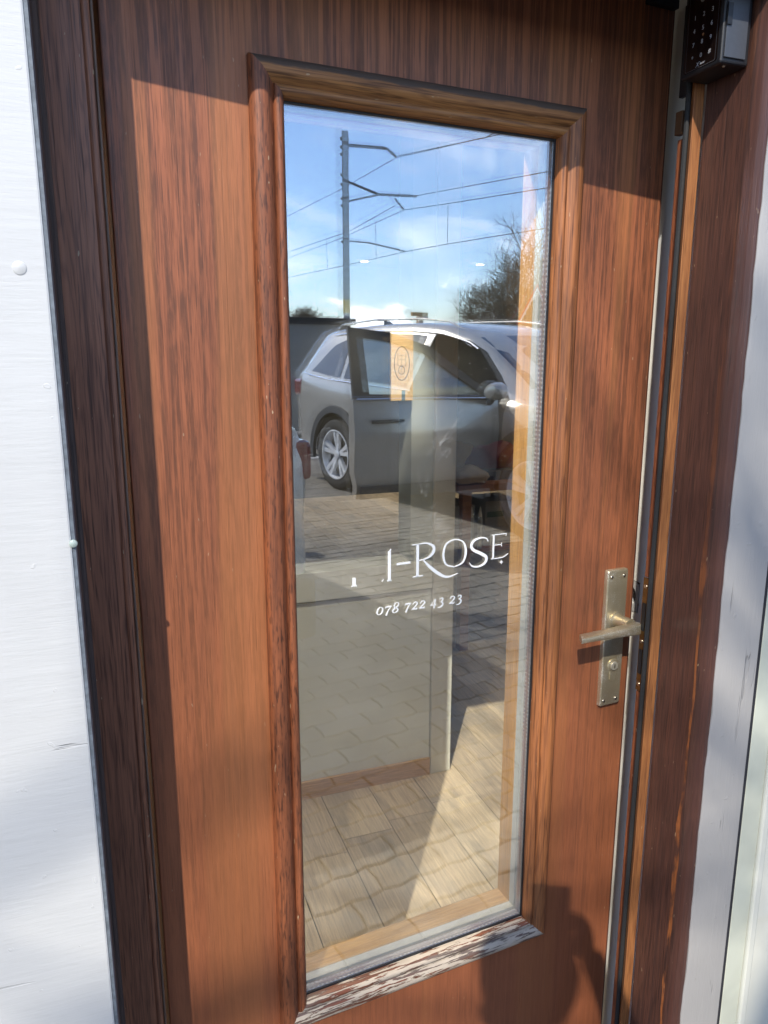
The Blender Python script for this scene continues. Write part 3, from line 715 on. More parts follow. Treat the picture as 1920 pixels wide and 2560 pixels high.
text_obj('logo', 'X', .0085, M['key_print'], pn, Matrix.Translation((.8077-.857, .9370-.9325, 1.9228-1.95)) @ face, shear=.3)
text_obj('logo', 'luser', .0046, M['key_print'], pn, Matrix.Translation((.8077-.857, .9275-.9325, 1.9230-1.95)) @ face, shear=.3)
MB().lathe([(0, -.0004), (.0016, -.0003), (.0018, 0)], 'x', (.8079-.857, .930-.9325, 1.9594-1.95), 12).build('indicator', plain('amber indicator', (.30, .13, .05), .4), pn)
MB().lathe([(0, -.0006), (.0042, -.0004), (.0046, 0)], 'x', (.8079-.857, .9354-.9325, 2.006-1.95), 20).build('sensor', plain('sensor window', (.20, .20, .17), .3), pn)
kb('clip', M['black_plastic'], (.8105, .8185, .8885, .8905, 1.958, 1.984))
MB().lathe([(0, -.0018), (.0016, -.0012), (.0022, 0)], 'z', (.822-.857, .9015-.9325, 1.9118-1.95), 14).build('screw', M['screw'], kp, smooth=True)

# ------------------------------------------------------------------ inside the house
FZ = -.045
def plank_mat(i, a, b_):
    m, n, p, c = wood('floor plank %d' % i, a, b_, 'y', seed=70+i*3, pores=.35, rings=.7, ringscale=10, fine=.5, coat=.1, rough=.45)
    bl = n.step(n.noise(n.coord((1, .45, 1), (i*3, 0, 0)), 7, 4, .6), .48, .68)
    n.put(n.mix(n.m('MULTIPLY', bl, .5), c, (.20, .175, .145, 1)), p.inputs['Base Color']); return m
PM = [plank_mat(0, (.62, .50, .34), (.42, .31, .20)), plank_mat(1, (.56, .45, .31), (.36, .27, .18)), plank_mat(2, (.66, .54, .38), (.46, .35, .23))]
fl = MB().box(-3, 5.5, 1.0, 8.0, FZ-.03, FZ-.004).build('floor', M['dark_gap'], kind='structure')
x = -1.0; i = 0
rnd = random.Random(5)
while x < 4.4:
    y = 1.01-rnd.uniform(0, .0)
    cuts = [1.005, rnd.uniform(1.9, 2.3), rnd.uniform(3.2, 3.6), 5.0, 7.9]
    for a, c in zip(cuts, cuts[1:]):
        MB().box(x+.0012, x+.1788, a+.001, c-.001, FZ-.004, FZ+rnd.uniform(-.0004, .0004)).build('plank', PM[rnd.randrange(3)], fl, bevel=.0008, seg=1)
    x += .18
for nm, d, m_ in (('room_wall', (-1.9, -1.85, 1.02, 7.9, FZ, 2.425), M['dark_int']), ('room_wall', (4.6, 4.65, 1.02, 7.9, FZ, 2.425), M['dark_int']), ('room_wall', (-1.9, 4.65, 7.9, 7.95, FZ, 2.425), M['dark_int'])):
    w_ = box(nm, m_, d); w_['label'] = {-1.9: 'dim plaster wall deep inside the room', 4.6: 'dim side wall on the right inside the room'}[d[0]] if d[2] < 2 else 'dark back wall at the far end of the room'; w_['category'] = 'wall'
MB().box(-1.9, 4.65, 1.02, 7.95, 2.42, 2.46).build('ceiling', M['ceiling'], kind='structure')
il = empty('inner_reveal', (.93, 1.1, 0), label='white inner reveal behind the door edge with a round cut out', cat='door reveal')
b = MB(); hc = (1.128-1.1, 1.074); hr = .0155
# reveal face with a round hole: ring of faces round the hole
sq = [(-.098, GZ), (.12, GZ), (.12, 2.1), (-.098, 2.1)]
n_h = 32; circ = [(hc[0]+hr*math.cos(2*math.pi*k/n_h), hc[1]+hr*1.18*math.sin(2*math.pi*k/n_h)) for k in range(n_h)]
pq = [(hc[0]-.022, hc[1]-.030), (hc[0]+.022, hc[1]-.030), (hc[0]+.022, hc[1]+.030), (hc[0]-.022, hc[1]+.030)]
def sqpt(a, hw_, hh_):
    c, s_ = math.cos(a), math.sin(a); k = min(hw_/abs(c) if abs(c) > 1e-9 else 9, hh_/abs(s_) if abs(s_) > 1e-9 else 9); return (hc[0]+c*k, hc[1]+s_*k)
wl = MB()
for (ya, yb, za, zb_) in ((-.098, hc[0]-.022, GZ, 2.1), (hc[0]+.022, .12, GZ, 2.1), (hc[0]-.022, hc[0]+.022, GZ, hc[1]-.030), (hc[0]-.022, hc[0]+.022, hc[1]+.030, 2.1)):
    wl.box(-.014, .05, ya, yb, za, zb_)
wl.build('reveal_face', M['wallpaint'], il)
n_h = 32; vs = []
for k in range(n_h):
    a = 2*math.pi*(k+.5)/n_h; s_ = sqpt(a, .0218, .0298); vs += [(-.0155, s_[0], s_[1]), (-.0155, hc[0]+hr*math.cos(a), hc[1]+hr*1.18*math.sin(a)), (.012, hc[0]+hr*math.cos(a), hc[1]+hr*1.18*math.sin(a))]
fs = []
for k in range(n_h):
    j = (k+1) % n_h; fs += [(3*k, 3*j, 3*j+1, 3*k+1), (3*k+1, 3*j+1, 3*j+2, 3*k+2)]
MB().add(vs, fs).build('hole_plate', M['plate'], il, fix=False)
MB().box(.012, .03, hc[0]-.021, hc[0]+.021, hc[1]-.029, hc[1]+.029).build('hole_backing', wood('raw brown wood', (.14, .05, .02), (.05, .02, .01), 'z', seed=90)[0], il)
MB().box(-.024, -.0145, -.098, .12, FZ, .012).build('skirting', wood('skirting side', (.45, .26, .12), (.25, .12, .05), 'y', seed=91)[0], il, bevel=.002)
ir = box('inner_wall', M['wallpaint'], (.98, 4.6, 1.022, 1.22, GZ, 2.425)); tag(ir, 'white inner wall beside the doorway to the right', 'wall')
ir = box('inner_wall', M['wallpaint'], (-1.85, -.08, 1.022, 1.22, GZ, 2.425)); tag(ir, 'white inner wall beside the doorway on the hinge side', 'wall')
ts = empty('floor_strip', (.5, 1.6, FZ), label='narrow aluminium threshold strip screwed across the wooden floor', cat='floor strip')
MB().prism([(0, .0), (.004, .0045), (.036, .0045), (.040, .0)], -.62, 1.15, 'x').build('strip', plain('brushed aluminium', (.55, .58, .55), .45, metal=.4, noise=.1, nscale=40), ts)
for k in range(8):
    MB().lathe([(0, .0008), (.003, .0004), (.0035, 0)], 'z', (-.5+k*.185, .02, .0046), 12).build('screw', M['brass_dark'], ts)
# half height cabinet wall and post
cb = empty('half_wall', (.4, 2.38, FZ), label='grey half height partition panel standing left of the white post', cat='partition')
MB().box(-1.6, .648, .0, .10, 0, .735).build('panel', M['cab_grey'], cb)
MB().box(-1.6, .648, -.012, .115, .742, .845).build('top_rail', M['cab_grey'], cb, bevel=.002)
MB().box(-1.6, .648, -.0125, -.0005, .0, .068).build('skirting', M['skirting'], cb, bevel=.002)
po = empty('post', (1.05, 2.38, FZ), label='white square post standing at the end of the half wall', cat='post')
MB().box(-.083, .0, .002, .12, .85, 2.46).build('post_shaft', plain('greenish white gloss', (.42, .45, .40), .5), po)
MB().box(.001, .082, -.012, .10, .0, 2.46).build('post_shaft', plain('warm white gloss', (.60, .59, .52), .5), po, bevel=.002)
wsn = empty('wooden_sign', (.925, 2.372, 1.37), label='tall pale wooden sign with an oval monogram beside the post', cat='sign')
MB().box(-.041, .038, -.012, .0, .0, .232).build('sign_board', M['sign_wood'], wsn, bevel=.001)
dk = plain('engraved line', (.12, .08, .04), .7)
def ringy(mb, cx_, cz_, rx, rz, w, y, n=40):
    vs = []
    for k in range(n):
        a = 2*math.pi*k/n; vs += [(cx_+rx*math.cos(a), y, cz_+rz*math.sin(a)), (cx_+(rx-w)*math.cos(a), y, cz_+(rz-w)*math.sin(a))]
    mb.add(vs, [(2*k, 2*((k+1) % n), 2*((k+1) % n)+1, 2*k+1) for k in range(n)])
mb = MB(); ringy(mb, -.003, .122, .028, .056, .0026, -.0124)
for a_, c_, d_, e_ in ((-.018, -.0168, .115, .155), (.010, .0112, .115, .155), (-.018, .011, .134, .1352), (-.018, .011, .114, .1152), (-.004, -.003, .085, .150), (-.012, .005, .148, .149)): mb.add([(a_, -.0124, d_), (c_, -.0124, d_), (c_, -.0124, e_), (a_, -.0124, e_)], [(0, 1, 2, 3)])
ringy(mb, -.004, .100, .012, .014, .002, -.0126, 24)
mb.build('monogram', dk, wsn, fix=False)
MB().box(-.003, .009, -.0135, -.0121, .0, .034).build('clip', plain('blue grey clip', (.12, .19, .22), .4), wsn)
tb = empty('table', (2.3, 3.6, FZ), label='brown wooden table carrying bags at the back of the room', cat='table')
MB().box(-.66, 1.0, -.2, .5, .868, .908).build('tabletop', M['table_wood'], tb, bevel=.003)
for lx in (-.60, .95):
    for ly in (-.16, .46): MB().box(lx-.025, lx+.025, ly-.025, ly+.025, 0, .867).build('leg', M['table_wood'], tb)
MB().box(-.57, .92, -.18, .45, .54, .56).build('shelf', M['table_wood'], tb)
def blob(name, m, c, r, seed, lab, cat, fl_=.55):
    bm = bmesh.new(); bmesh.ops.create_icosphere(bm, subdivisions=3, radius=1); rq = random.Random(seed)
    ph = [rq.uniform(0, 6) for _ in range(6)]
    for v in bm.verts:
        k = 1+.13*math.sin(v.co.x*4+ph[0])*math.cos(v.co.y*5+ph[1])+.08*math.sin(v.co.z*7+ph[2]+v.co.x*6)+.05*math.sin(v.co.y*13+ph[3])
        v.co = Vector((v.co.x*r[0]*k, v.co.y*r[1]*k, max(v.co.z, -fl_)*r[2]*k))
    zmin = min(v.co.z for v in bm.verts)
    for v in bm.verts: v.co.z -= zmin
    me = bpy.data.meshes.new(name); bm.to_mesh(me); bm.free(); me.materials.append(m)
    for p in me.polygons: p.use_smooth = True
    o = bpy.data.objects.new(name, me); COL.objects.link(o); o.location = c; return tag(o, lab, cat)
TZ = FZ+.908
blob('red_bag', plain('red fabric', (.22, .012, .018), .7, noise=.3, nscale=14, bump=.4), (1.98, 3.66, TZ), (.16, .10, .11), 2, 'dark red fabric bag slumped on the right of the table', 'bag')
blob('beige_cloth', plain('beige cotton cloth', (.50, .38, .24), .9, noise=.2, nscale=14, bump=.5), (1.73, 3.45, TZ), (.10, .07, .055), 4, 'crumpled beige cloth at the front edge of the table', 'cloth')
blob('tan_bag', plain('tan paper', (.42, .30, .13), .9, noise=.2, nscale=14, bump=.5), (1.80, 3.72, TZ+.0), (.12, .07, .11), 6, 'tan paper bag behind the beige cloth on the table', 'bag')
cr_ = empty('tool_case', (1.95, 3.55, TZ), label='black flat case lying between the cloth and the red bag', cat='case')
MB().box(-.18, .12, -.06, .03, 0, .05).build('case_body', M['black_plastic'], cr_, bevel=.004)
cx1 = empty('carton', (1.66, 3.55, FZ+.56), label='grey carton with a dark green label under the table', cat='carton')
MB().box(-.08, .10, -.1, .12, 0, .23).build('carton_body', plain('grey board', (.25, .23, .20), .8), cx1)
MB().box(-.06, .07, -.1015, -.1002, .135, .165).build('carton_label', plain('dark green label', (.01, .05, .035), .5), cx1)
cx2 = empty('carton', (1.92, 3.56, FZ+.56), label='grey carton with a green label to the right of two white cones', cat='carton')
MB().box(-.09, .11, -.1, .12, 0, .24).build('carton_body', plain('grey board two', (.22, .21, .19), .8), cx2)
MB().box(-.08, .02, -.1015, -.1002, .155, .185).build('carton_label', plain('green label', (.01, .06, .04), .5), cx2)
for px_, lab_ in ((1.735, 'white cone tipped bottle beside the left carton'), (1.785, 'white cone tipped bottle beside the right carton')):
    cn = empty('nozzle_bottle', (px_, 3.43, FZ+.56), label=lab_, cat='bottle', group='white nozzle bottles under the table')
    MB().lathe([(.012, 0), (.012, .16), (.010, .17)], 'z', n=16).build('bottle_body', plain('clear plastic', (.35, .36, .34), .3), cn, smooth=True)
    MB().lathe([(.010, .1705), (.009, .185), (.002, .225)], 'z', n=16).build('nozzle', plain('white plastic', (.8, .8, .78), .4), cn, smooth=True)
# back ceiling downlights; added ones nearer the door and table brighten the interior
M['lamp'] = bpy.data.materials.new('lit downlight'); M['lamp'].use_nodes = True
_n = M['lamp'].node_tree; _n.nodes.clear(); _o = _n.nodes.new('ShaderNodeOutputMaterial'); _e = _n.nodes.new('ShaderNodeEmission'); _e.inputs[0].default_value = (1, .93, .82, 1); _e.inputs[1].default_value = 14; _n.links.new(_e.outputs[0], _o.inputs[0])
for (lx, ly, en, lab_) in ((2.49, 7.41, 45, 'round lit ceiling spotlight at the back left of the room'), (3.70, 7.27, 45, 'round lit ceiling spotlight at the back right of the room'), (.75, 1.75, 34, 'added spotlight just inside, brightening the wooden sign'), (.35, 1.42, 70, 'added spotlight just behind the door leaf, brightening the entrance'), (2.9, 3.1, 30, 'added spotlight brightening the table with the bags')):
    dl = empty('ceiling_spotlight', (lx, ly, 2.42), label=lab_, cat='spotlight', group='round ceiling spotlights')
    MB().lathe([(.055, 0), (.055, -.006), (.040, -.010)], 'z', n=28).build('trim', plain('white trim', (.8, .8, .8), .5), dl, smooth=True)
    MB().lathe([(0, -.0115), (.038, -.0112), (.038, -.0102)], 'z', n=24).build('lamp', M['lamp'], dl)
    l = bpy.data.lights.new('downlight', 'SPOT'); l.energy = en; l.spot_size = R(95); l.spot_blend = .8; l.color = (1, .88, .70); l.shadow_soft_size = .04
    lo = bpy.data.objects.new('downlight', l); COL.objects.link(lo); lo.location = (lx, ly, 2.395); lo.rotation_euler = (0, 0, 0)
    if lx == .75:
        l.spot_size = R(13); l.energy = 90; lo.rotation_euler = (Vector((.925, 2.36, 1.48))-lo.location).to_track_quat('-Z', 'Y').to_euler()

# ------------------------------------------------------------------ outside, mirrored in the pane: cars
M['tyre'] = plain('tyre rubber', (.022, .022, .022), .8, noise=.3, nscale=60)
M['rim'] = plain('polished alloy', (.78, .79, .80), .25, metal=.25)
M['rim_dark'] = plain('dark alloy', (.03, .03, .032), .35, metal=.5)
M['clad'] = plain('grey black plastic cladding', (.045, .05, .056), .6)
M['car_glass'] = plain('tinted car glass', (.012, .014, .015), .03, coat=1)
M['car_int'] = plain('dark car interior', (.02, .018, .017), .8)
M['tail'] = plain('red tail lamp', (.17, .010, .014), .15, coat=1)
M['chrome'] = plain('bright trim', (.75, .76, .78), .15, metal=1)
def lerp(a, b, t): return a+(b-a)*t
STN = [  # x, half width, z bottom, z belt, half width at roof, z roof
    (-1.02, .80, .55, 1.00, .70, 1.03), (-1.00, .88, .42, 1.13, .74, 1.18), (-.96, .91, .38, 1.23, .74, 1.32), (-.80, .94, .34, 1.25, .71, 1.56), (-.62, .955, .32, 1.24, .69, 1.715), (-.45, .965, .31, 1.225, .685, 1.745),
    (-.2, .97, .30, 1.20, .69, 1.765), (.4, .97, .30, 1.175, .70, 1.785), (1.0, .97, .30, 1.15, .70, 1.78), (1.5, .97, .30, 1.13, .69, 1.745), (1.85, .97, .30, 1.12, .675, 1.665), (2.1, .97, .30, 1.11, .70, 1.545),
    (2.4, .97, .30, 1.105, .74, 1.36), (2.68, .97, .30, 1.10, .80, 1.18), (2.80, .97, .30, 1.095, .86, 1.12), (3.1, .965, .30, 1.06, .86, 1.09), (3.5, .95, .30, .99, .84, 1.02), (3.75, .92, .32, .90, .80, .93), (3.87, .86, .36, .78, .74, .80), (3.90, .80, .42, .70, .66, .72)]
def stn(x):
    for a, b in zip(STN, STN[1:]):
        if a[0] <= x <= b[0]:
            t = (x-a[0])/(b[0]-a[0]); return tuple(lerp(p, q_, t) for p, q_ in zip(a, b))
    return STN[0] if x < STN[0][0] else STN[-1]
def ringpts(x):
    x, w, zb, zt, wr, zr = stn(x)
    h = zt-zb
    return [(0, zb), (w*.88, zb), (w*.975, zb+h*.10), (w*.985, zb+h*.30), (w*.978, zb+h*.50), (w*.995, zb+h*.74), (w*.985, zb+h*.90), (w*.95, zt), (lerp(w*.95, wr, .5)+.006, lerp(zt, zr, .47)), (wr+.006, zr-.055), (wr*.93, zr-.012), (wr*.6, zr+.006), (0, zr+.012)]
def glass_pt(x, t, off=.005):
    P = ringpts(x); a, m_, b = Vector(P[7]), Vector(P[8]), Vector(P[9])
    p = a.lerp(m_, t*2) if t < .5 else m_.lerp(b, (t-.5)*2)
    n_ = Vector((b.y-a.y, a.x-b.x)).normalized(); n_ = n_ if n_.x > 0 else -n_
    return p+n_*off
def side_glass(loop, side, mat, name, parent, off=.005):
    """loop of (x, t): lower edge points then upper edge points, same count"""
    lo, up = loop; vs = []; fs = []; k = 14
    xs = [lerp(lo[0][0], lo[-1][0], i/k) for i in range(k+1)]
    def val(L, f):
        f = f*(len(L)-1); i = min(int(f), len(L)-2); return tuple(lerp(a, b, f-i) for a, b in zip(L[i], L[i+1]))
    for i in range(k+1):
        a = val(lo, i/k); b = val(up, i/k)
        for j in range(4):
            x, t = lerp(a[0], b[0], j/3), lerp(a[1], b[1], j/3); p = glass_pt(x, t, off); vs.append((x, p.x*side, p.y))
    for i in range(k):
        for j in range(3): fs.append((i*4+j, i*4+4+j, i*4+5+j, i*4+1+j))
    return MB().add(vs, fs).build(name, mat, parent, smooth=True, fix=False)
def car_wheel(parent, x, y, side, rear):
    w = MB()
    w.lathe([(.262, -.10), (.30, -.115), (.345, -.118), (.378, -.108), (.390, -.085), (.392, 0), (.390, .085), (.378, .108), (.345, .118), (.30, .115), (.262, .10)], 'y', (0, 0, 0), 44, cap=False)
    tw = w.build('wheel', M['tyre'], parent, smooth=True); tw.location = (x, y, .39); tw.rotation_euler = (0, 0, 0 if side > 0 else math.pi)
    r = MB(); r.lathe([(.268, .098), (.276, .116), (.262, .118), (.25, .10), (.245, .02)], 'y', (0, 0, 0), 44, 0, cap=False)
    for k in range(5):
        a0 = k*2*math.pi/5+.3
        for s_ in (-.17, .17):
            a1 = a0+s_; c0 = (math.cos(a0+s_*.9)*.055, math.sin(a0+s_*.9)*.055); c1 = (math.cos(a1)*.262, math.sin(a1)*.262); nx, nz = -math.sin(a1)*.019, math.cos(a1)*.019
            r.add([(c0[0]-nx*.8, .085, c0[1]-nz*.8), (c0[0]+nx*.8, .085, c0[1]+nz*.8), (c1[0]+nx*1.3, .108, c1[1]+nz*1.3), (c1[0]-nx*1.3, .108, c1[1]-nz*1.3),
                   (c0[0]-nx, .055, c0[1]-nz), (c0[0]+nx, .055, c0[1]+nz), (c1[0]+nx*1.6, .07, c1[1]+nz*1.6), (c1[0]-nx*1.6, .07, c1[1]-nz*1.6)],
                  [(0,1,2,3), (4,7,6,5), (0,4,5,1), (1,5,6,2), (2,6,7,3), (3,7,4,0)])
    r.lathe([(.052, .07), (.050, .094), (.034, .100)], 'y', (0, 0, 0), 20)
    r.build('rim', M['rim'], tw, smooth=True)
    MB().lathe([(.25, .018), (.06, .04)], 'y', (0, 0, 0), 30).build('brake_disc', M['rim_dark'], tw)
def apply_bool(o, cut):
    md = o.modifiers.new('b', 'BOOLEAN'); md.operation = 'DIFFERENCE'; md.solver = 'EXACT'; md.object = cut
    dg = bpy.context.evaluated_depsgraph_get(); me = bpy.data.meshes.new_from_object(o.evaluated_get(dg)); o.modifiers.clear(); old = o.data; o.data = me
    bpy.data.meshes.remove(old); bpy.data.objects.remove(cut)
def make_car(name, paint, loc, rz, open_door, label):
    c = empty(name, loc, rz, label=label, cat='car')
    xs = [s_[0] for s_ in STN]; fine = []
    for a, b in zip(xs, xs[1:]):
        n_ = max(1, int((b-a)/.12)); fine += [lerp(a, b, i/n_) for i in range(n_)]
    fine.append(xs[-1]); mb = MB(); vs = []; fs = []; nr = None
    for x in fine:
        P = ringpts(x); Rg = [(x, p[0], p[1]) for p in P]+[(x, -p[0], p[1]) for p in P[1:-1]][::-1]
        nr = len(Rg); vs += Rg
    for i in range(len(fine)-1):
        for j in range(nr): fs.append((i*nr+j, i*nr+(j+1) % nr, (i+1)*nr+(j+1) % nr, (i+1)*nr+j))
    fs += [tuple(range(nr)), tuple((len(fine)-1)*nr+j for j in range(nr))]
    body = mb.add(vs, fs).build('body', [paint, M['car_int']], c, smooth=True)
    cut = MB()
    for wx in (0, 2.95):
        for s_ in (-1, 1): cut.lathe([(.455, s_*.62), (.455, s_*1.2)], 'y', (wx, 0, .40), 40, 1)
    cut2 = MB()
    if open_door:
        cut2.prism([(1.30, .44), (2.50, .44), (2.58, .80), (2.60, 1.12), (2.10, 1.50), (1.86, 1.60), (1.42, 1.67), (1.26, 1.12)], .45, 1.3, 'y', 1)
    co = cut.build('cutter', [M['car_int'], M['car_int']], c); apply_bool(body, co)
    if open_door: apply_bool(body, cut2.build('cutter', [M['car_int'], M['car_int']], c))
    body.data.polygons.foreach_set('use_smooth', [True]*len(body.data.polygons))
    try: body.data.set_sharp_from_angle(angle=R(35))
    except Exception: pass
    for s_ in (-1, 1):
        for wx in (0, 2.95):
            car_wheel(c, wx, s_*.86, s_, wx == 0)
            a = MB(); vs = []; fs = []; k = 26
            for i in range(k+1):
                t = math.pi*(-.06+1.12*i/k); ca, sa = math.cos(t), math.sin(t)
                for rr_, yy in ((.450, .955), (.452, .992), (.525, .990), (.53, .962)): vs.append((wx+ca*rr_, s_*yy, .40+sa*rr_))
            for i in range(k):
                for j in range(4): fs.append((i*4+j, i*4+(j+1) % 4, (i+1)*4+(j+1) % 4, (i+1)*4+j))
            fs += [(0, 1, 2, 3), (4*k, 4*k+1, 4*k+2, 4*k+3)]
            a.add(vs, fs).build('arch_cladding', M['clad'], c, smooth=True)
        MB().prism([(.50, .27), (2.42, .27), (2.42, .40), (.50, .40)], s_*.90, s_*.985, 'y').build('sill', M['clad'], c, bevel=.012)
        MB().tube([(-.45, s_*.62, 1.755), (-.35, s_*.64, 1.795), (.3, s_*.655, 1.828), (1.1, s_*.65, 1.815), (1.52, s_*.635, 1.775), (1.72, s_*.625, 1.70)], [.007, .010, .011, .011, .010, .006], 10).build('roof_rail', paint, c, smooth=True)
        side_glass(([(-.62, .10), (.02, .06)], [(-.30, .72), (.02, .88)]), s_, M['car_glass'], 'window', c)
        side_glass(([(.10, .06), (1.22, .05)], [(.10, .90), (1.30, .90)]), s_, M['car_glass'], 'window', c)
        if not (open_door and s_ > 0): side_glass(([(1.36, .05), (2.48, .08)], [(1.42, .90), (1.88, .86)]), s_, M['car_glass'], 'window', c)
        # bright and dark window surround
        P = [(-.66, .03), (.0, .0), (1.3, -.01), (2.45, .0)]
        MB().tube([(x, glass_pt(x, max(t, 0), .004).x*s_, glass_pt(x, max(t, 0), .004).y) for x, t in ((lerp(-.66, 1.3 if (open_door and s_ > 0) else 2.45, i/16), .0) for i in range(17))], .009, 6).build('window_trim', M['chrome'], c, smooth=True)
        MB().tube([(x, glass_pt(x, .96, .004).x*s_, glass_pt(x, .96, .004).y) for x in (lerp(-.38, 2.0, i/20) for i in range(21))], .010, 6).build('window_trim', M['chrome'], c, smooth=True)
        MB().box(-.985, -.80, min(s_*.66, s_*.935), max(s_*.66, s_*.935), 1.00, 1.19).build('tail_light', M['tail'], c, bevel=.03)
        # panel gaps
        for xg, z0_, z1_ in ((1.32, .42, 1.14), (.46, .60, 1.17), (2.56, .42, 1.10)):
            if open_door and s_ > 0 and xg > 1.4: continue
            vs = []
            for i in range(9):
                z = lerp(z0_, z1_, i/8); Pq = ringpts(xg); y = 0
                for p, q_ in zip(Pq[2:8], Pq[3:9]):
                    if p[1] <= z <= q_[1]: y = lerp(p[0], q_[0], (z-p[1])/(q_[1]-p[1]))
                y = y or Pq[7][0]; vs += [(xg-.003, s_*(y+.0015), z), (xg+.003, s_*(y+.0015), z)]
            MB().add(vs, [(2*i, 2*i+1, 2*i+3, 2*i+2) for i in range(8)]).build('panel_gap', M['car_int'], c, fix=False)
        MB().tube([(.60, s_*.985, 1.015), (.66, s_*1.008, 1.02), (.80, s_*1.008, 1.02), (.86, s_*.985, 1.018)], .012, 8).build('door_handle', M['chrome'], c, smooth=True)
        if not (open_door and s_ > 0):
            MB().tube([(1.50, s_*.985, .985), (1.56, s_*1.008, .99), (1.70, s_*1.008, .99), (1.76, s_*.985, .988)], .012, 8).build('door_handle', M['chrome'], c, smooth=True)
            MB().lathe([(.02, 0), (.07, .015), (.085, .07), (.07, .13), (.02, .15)], 'x', (2.22, s_*1.10, 1.19), 18).build('mirror', paint, c, smooth=True)
        MB().box(3.70, 3.86, min(s_*.58, s_*.86), max(s_*.58, s_*.86), .72, .84).build('headlight', M['chrome'], c, bevel=.03)
    # windscreen and rear window
    for (xa, xb, nm, in0, in1) in ((2.62, 1.90, 'windscreen', .10, .06), (-.93, -.735, 'rear_window', .06, .06)):
        vs = []; fs = []
        for i in range(9):
            x = lerp(xa, xb, i/8); P = ringpts(x); zr = P[12][1]; wr = P[10][0]-lerp(in0, in1, i/8)*.5; off = .012
            dz = .008
            for j in range(9):
                u_ = (j/8*2-1); y = wr*u_; z = zr-.012-.018*u_*u_*1.2+dz; vs.append((x+(.010 if xa > 0 else -.010), y, z))
        for i in range(8):
            for j in range(8): fs.append((i*9+j, i*9+j+1, i*9+10+j, i*9+9+j))
        MB().add(vs, fs).build(nm, M['car_glass'], c, smooth=True, fix=False)
    MB().box(-1.06, -.90, -.915, .915, .24, .56).build('bumper', M['clad'], c, bevel=.04)
    MB().box(3.70, 3.95, -.84, .84, .34, .50).build('bumper', M['clad'], c, bevel=.05)
    MB().prism([(-.42, 1.795), (-.22, 1.795), (-.38, 1.865), (-.42, 1.865)], -.018, .018, 'y').build('antenna', M['black_plastic'], c, bevel=.004)
    MB().box(-1.028, -1.015, -.26, .26, .78, .90).build('number_plate', plain('blank white plate', (.7, .7, .68), .4), c)
    if open_door:
        d = MB(); L_ = 1.30
        outl = [(-.02, .42), (-L_+.02, .42), (-L_-.01, .62), (-L_, 1.12), (-L_+.05, 1.655), (-.66, 1.62), (-.50, 1.56), (-.02, 1.13)]
        low = [(-.02, .40), (-L_+.02, .40), (-L_-.01, .62), (-L_, 1.155), (-.02, 1.12)]
        shp = [(.40, -.030), (.50, -.004), (.60, .004), (.72, .006), (.80, .012), (.86, .022), (.92, .020), (1.00, .006), (1.08, -.002), (1.152, -.016)]
        vs = []; fs = []; nx_ = 9
        for zq, yq in shp:
            for i in range(nx_):
                xa = lerp(-L_+(.02 if zq < .55 else -.005), -.02, i/(nx_-1)); vs.append((xa, yq-.010*(2*i/(nx_-1)-1)**4, zq))
        nq = len(vs); vs += [(x, -.10, z) for x, y, z in vs]
        for j in range(len(shp)-1):
            for i in range(nx_-1):
                a0 = j*nx_+i; fs += [(a0, a0+1, a0+nx_+1, a0+nx_), (nq+a0, nq+a0+1, nq+a0+nx_+1, nq+a0+nx_)]
            for i in (0, nx_-1): a0 = j*nx_+i; fs.append((a0, a0+nx_, nq+a0+nx_, nq+a0))
        for j in (0, len(shp)-1):
            for i in range(nx_-1): a0 = j*nx_+i; fs.append((a0, a0+1, nq+a0+1, nq+a0))
        d.add(vs, fs)
        o_up = [(-L_, 1.156), (-L_+.02, 1.68), (-.95, 1.645), (-.60, 1.54), (-.02, 1.121)]
        i_up = [(-L_+.13, 1.19), (-L_+.13, 1.60), (-.96, 1.575), (-.66, 1.485), (-.16, 1.165)]
        n5 = 5; vs = []
        for yy in (-.035, .0): vs += [(x, yy-(z-1.12)*.28, z) for x, z in o_up]+[(x, yy-(z-1.12)*.28, z) for x, z in i_up]
        fs = []
        for b0 in (0, 10):
            for j in range(n5): fs.append((b0+j, b0+(j+1) % n5, b0+5+(j+1) % n5, b0+5+j))
        for j in range(n5): fs += [(j, (j+1) % n5, 10+(j+1) % n5, 10+j), (5+j, 5+(j+1) % n5, 15+(j+1) % n5, 15+j)]
        d.add(vs, fs, 1)
        do = d.build('front_door', [paint, M['black_plastic']], c, smooth=True); do.location = (2.57, .965, 0); do.rotation_euler = (0, 0, R(-81))
        g_ = [(x, -.017-(z-1.12)*.28, z) for x, z in i_up]
        gm = glass('door window glass', (.10, .11, .11), (.72, .80, .78))
        MB().add(g_+[(a, b-.004, z) for a, b, z in g_], [(0,1,2,3,4), (9,8,7,6,5)]+[(i, (i+1) % 5, 5+(i+1) % 5, 5+i) for i in range(5)]).build('door_window', gm, do)
        MB().tube([(-1.16, .006, .985), (-1.12, .045, .99), (-.94, .045, .99), (-.90, .006, .988)], .014, 8).build('door_handle', M['black_plastic'], do, smooth=True)
        MB().tube([(-L_+.02, -.010, 1.156), (-.6, -.002, 1.150), (-.05, -.010, 1.135)], .010, 6).build('window_trim', M['chrome'], do, smooth=True)
        MB().box(-L_+.03, -.06, .0, .016, .405, .50).build('door_cladding', M['clad'], do, bevel=.006)
        mm = MB(); mm.lathe([(.02, -.06), (.075, -.045), (.095, .0), (.098, .05), (.09, .062)], 'x', (-.18, .16, 1.20), 20)
        mm.v = [(x, y, 1.20+(z-1.20)*.72+(.02 if x < -.2 else 0)*(y-.16)/.1) for x, y, z in mm.v]
        mir = mm.build('mirror', paint, do, smooth=True)
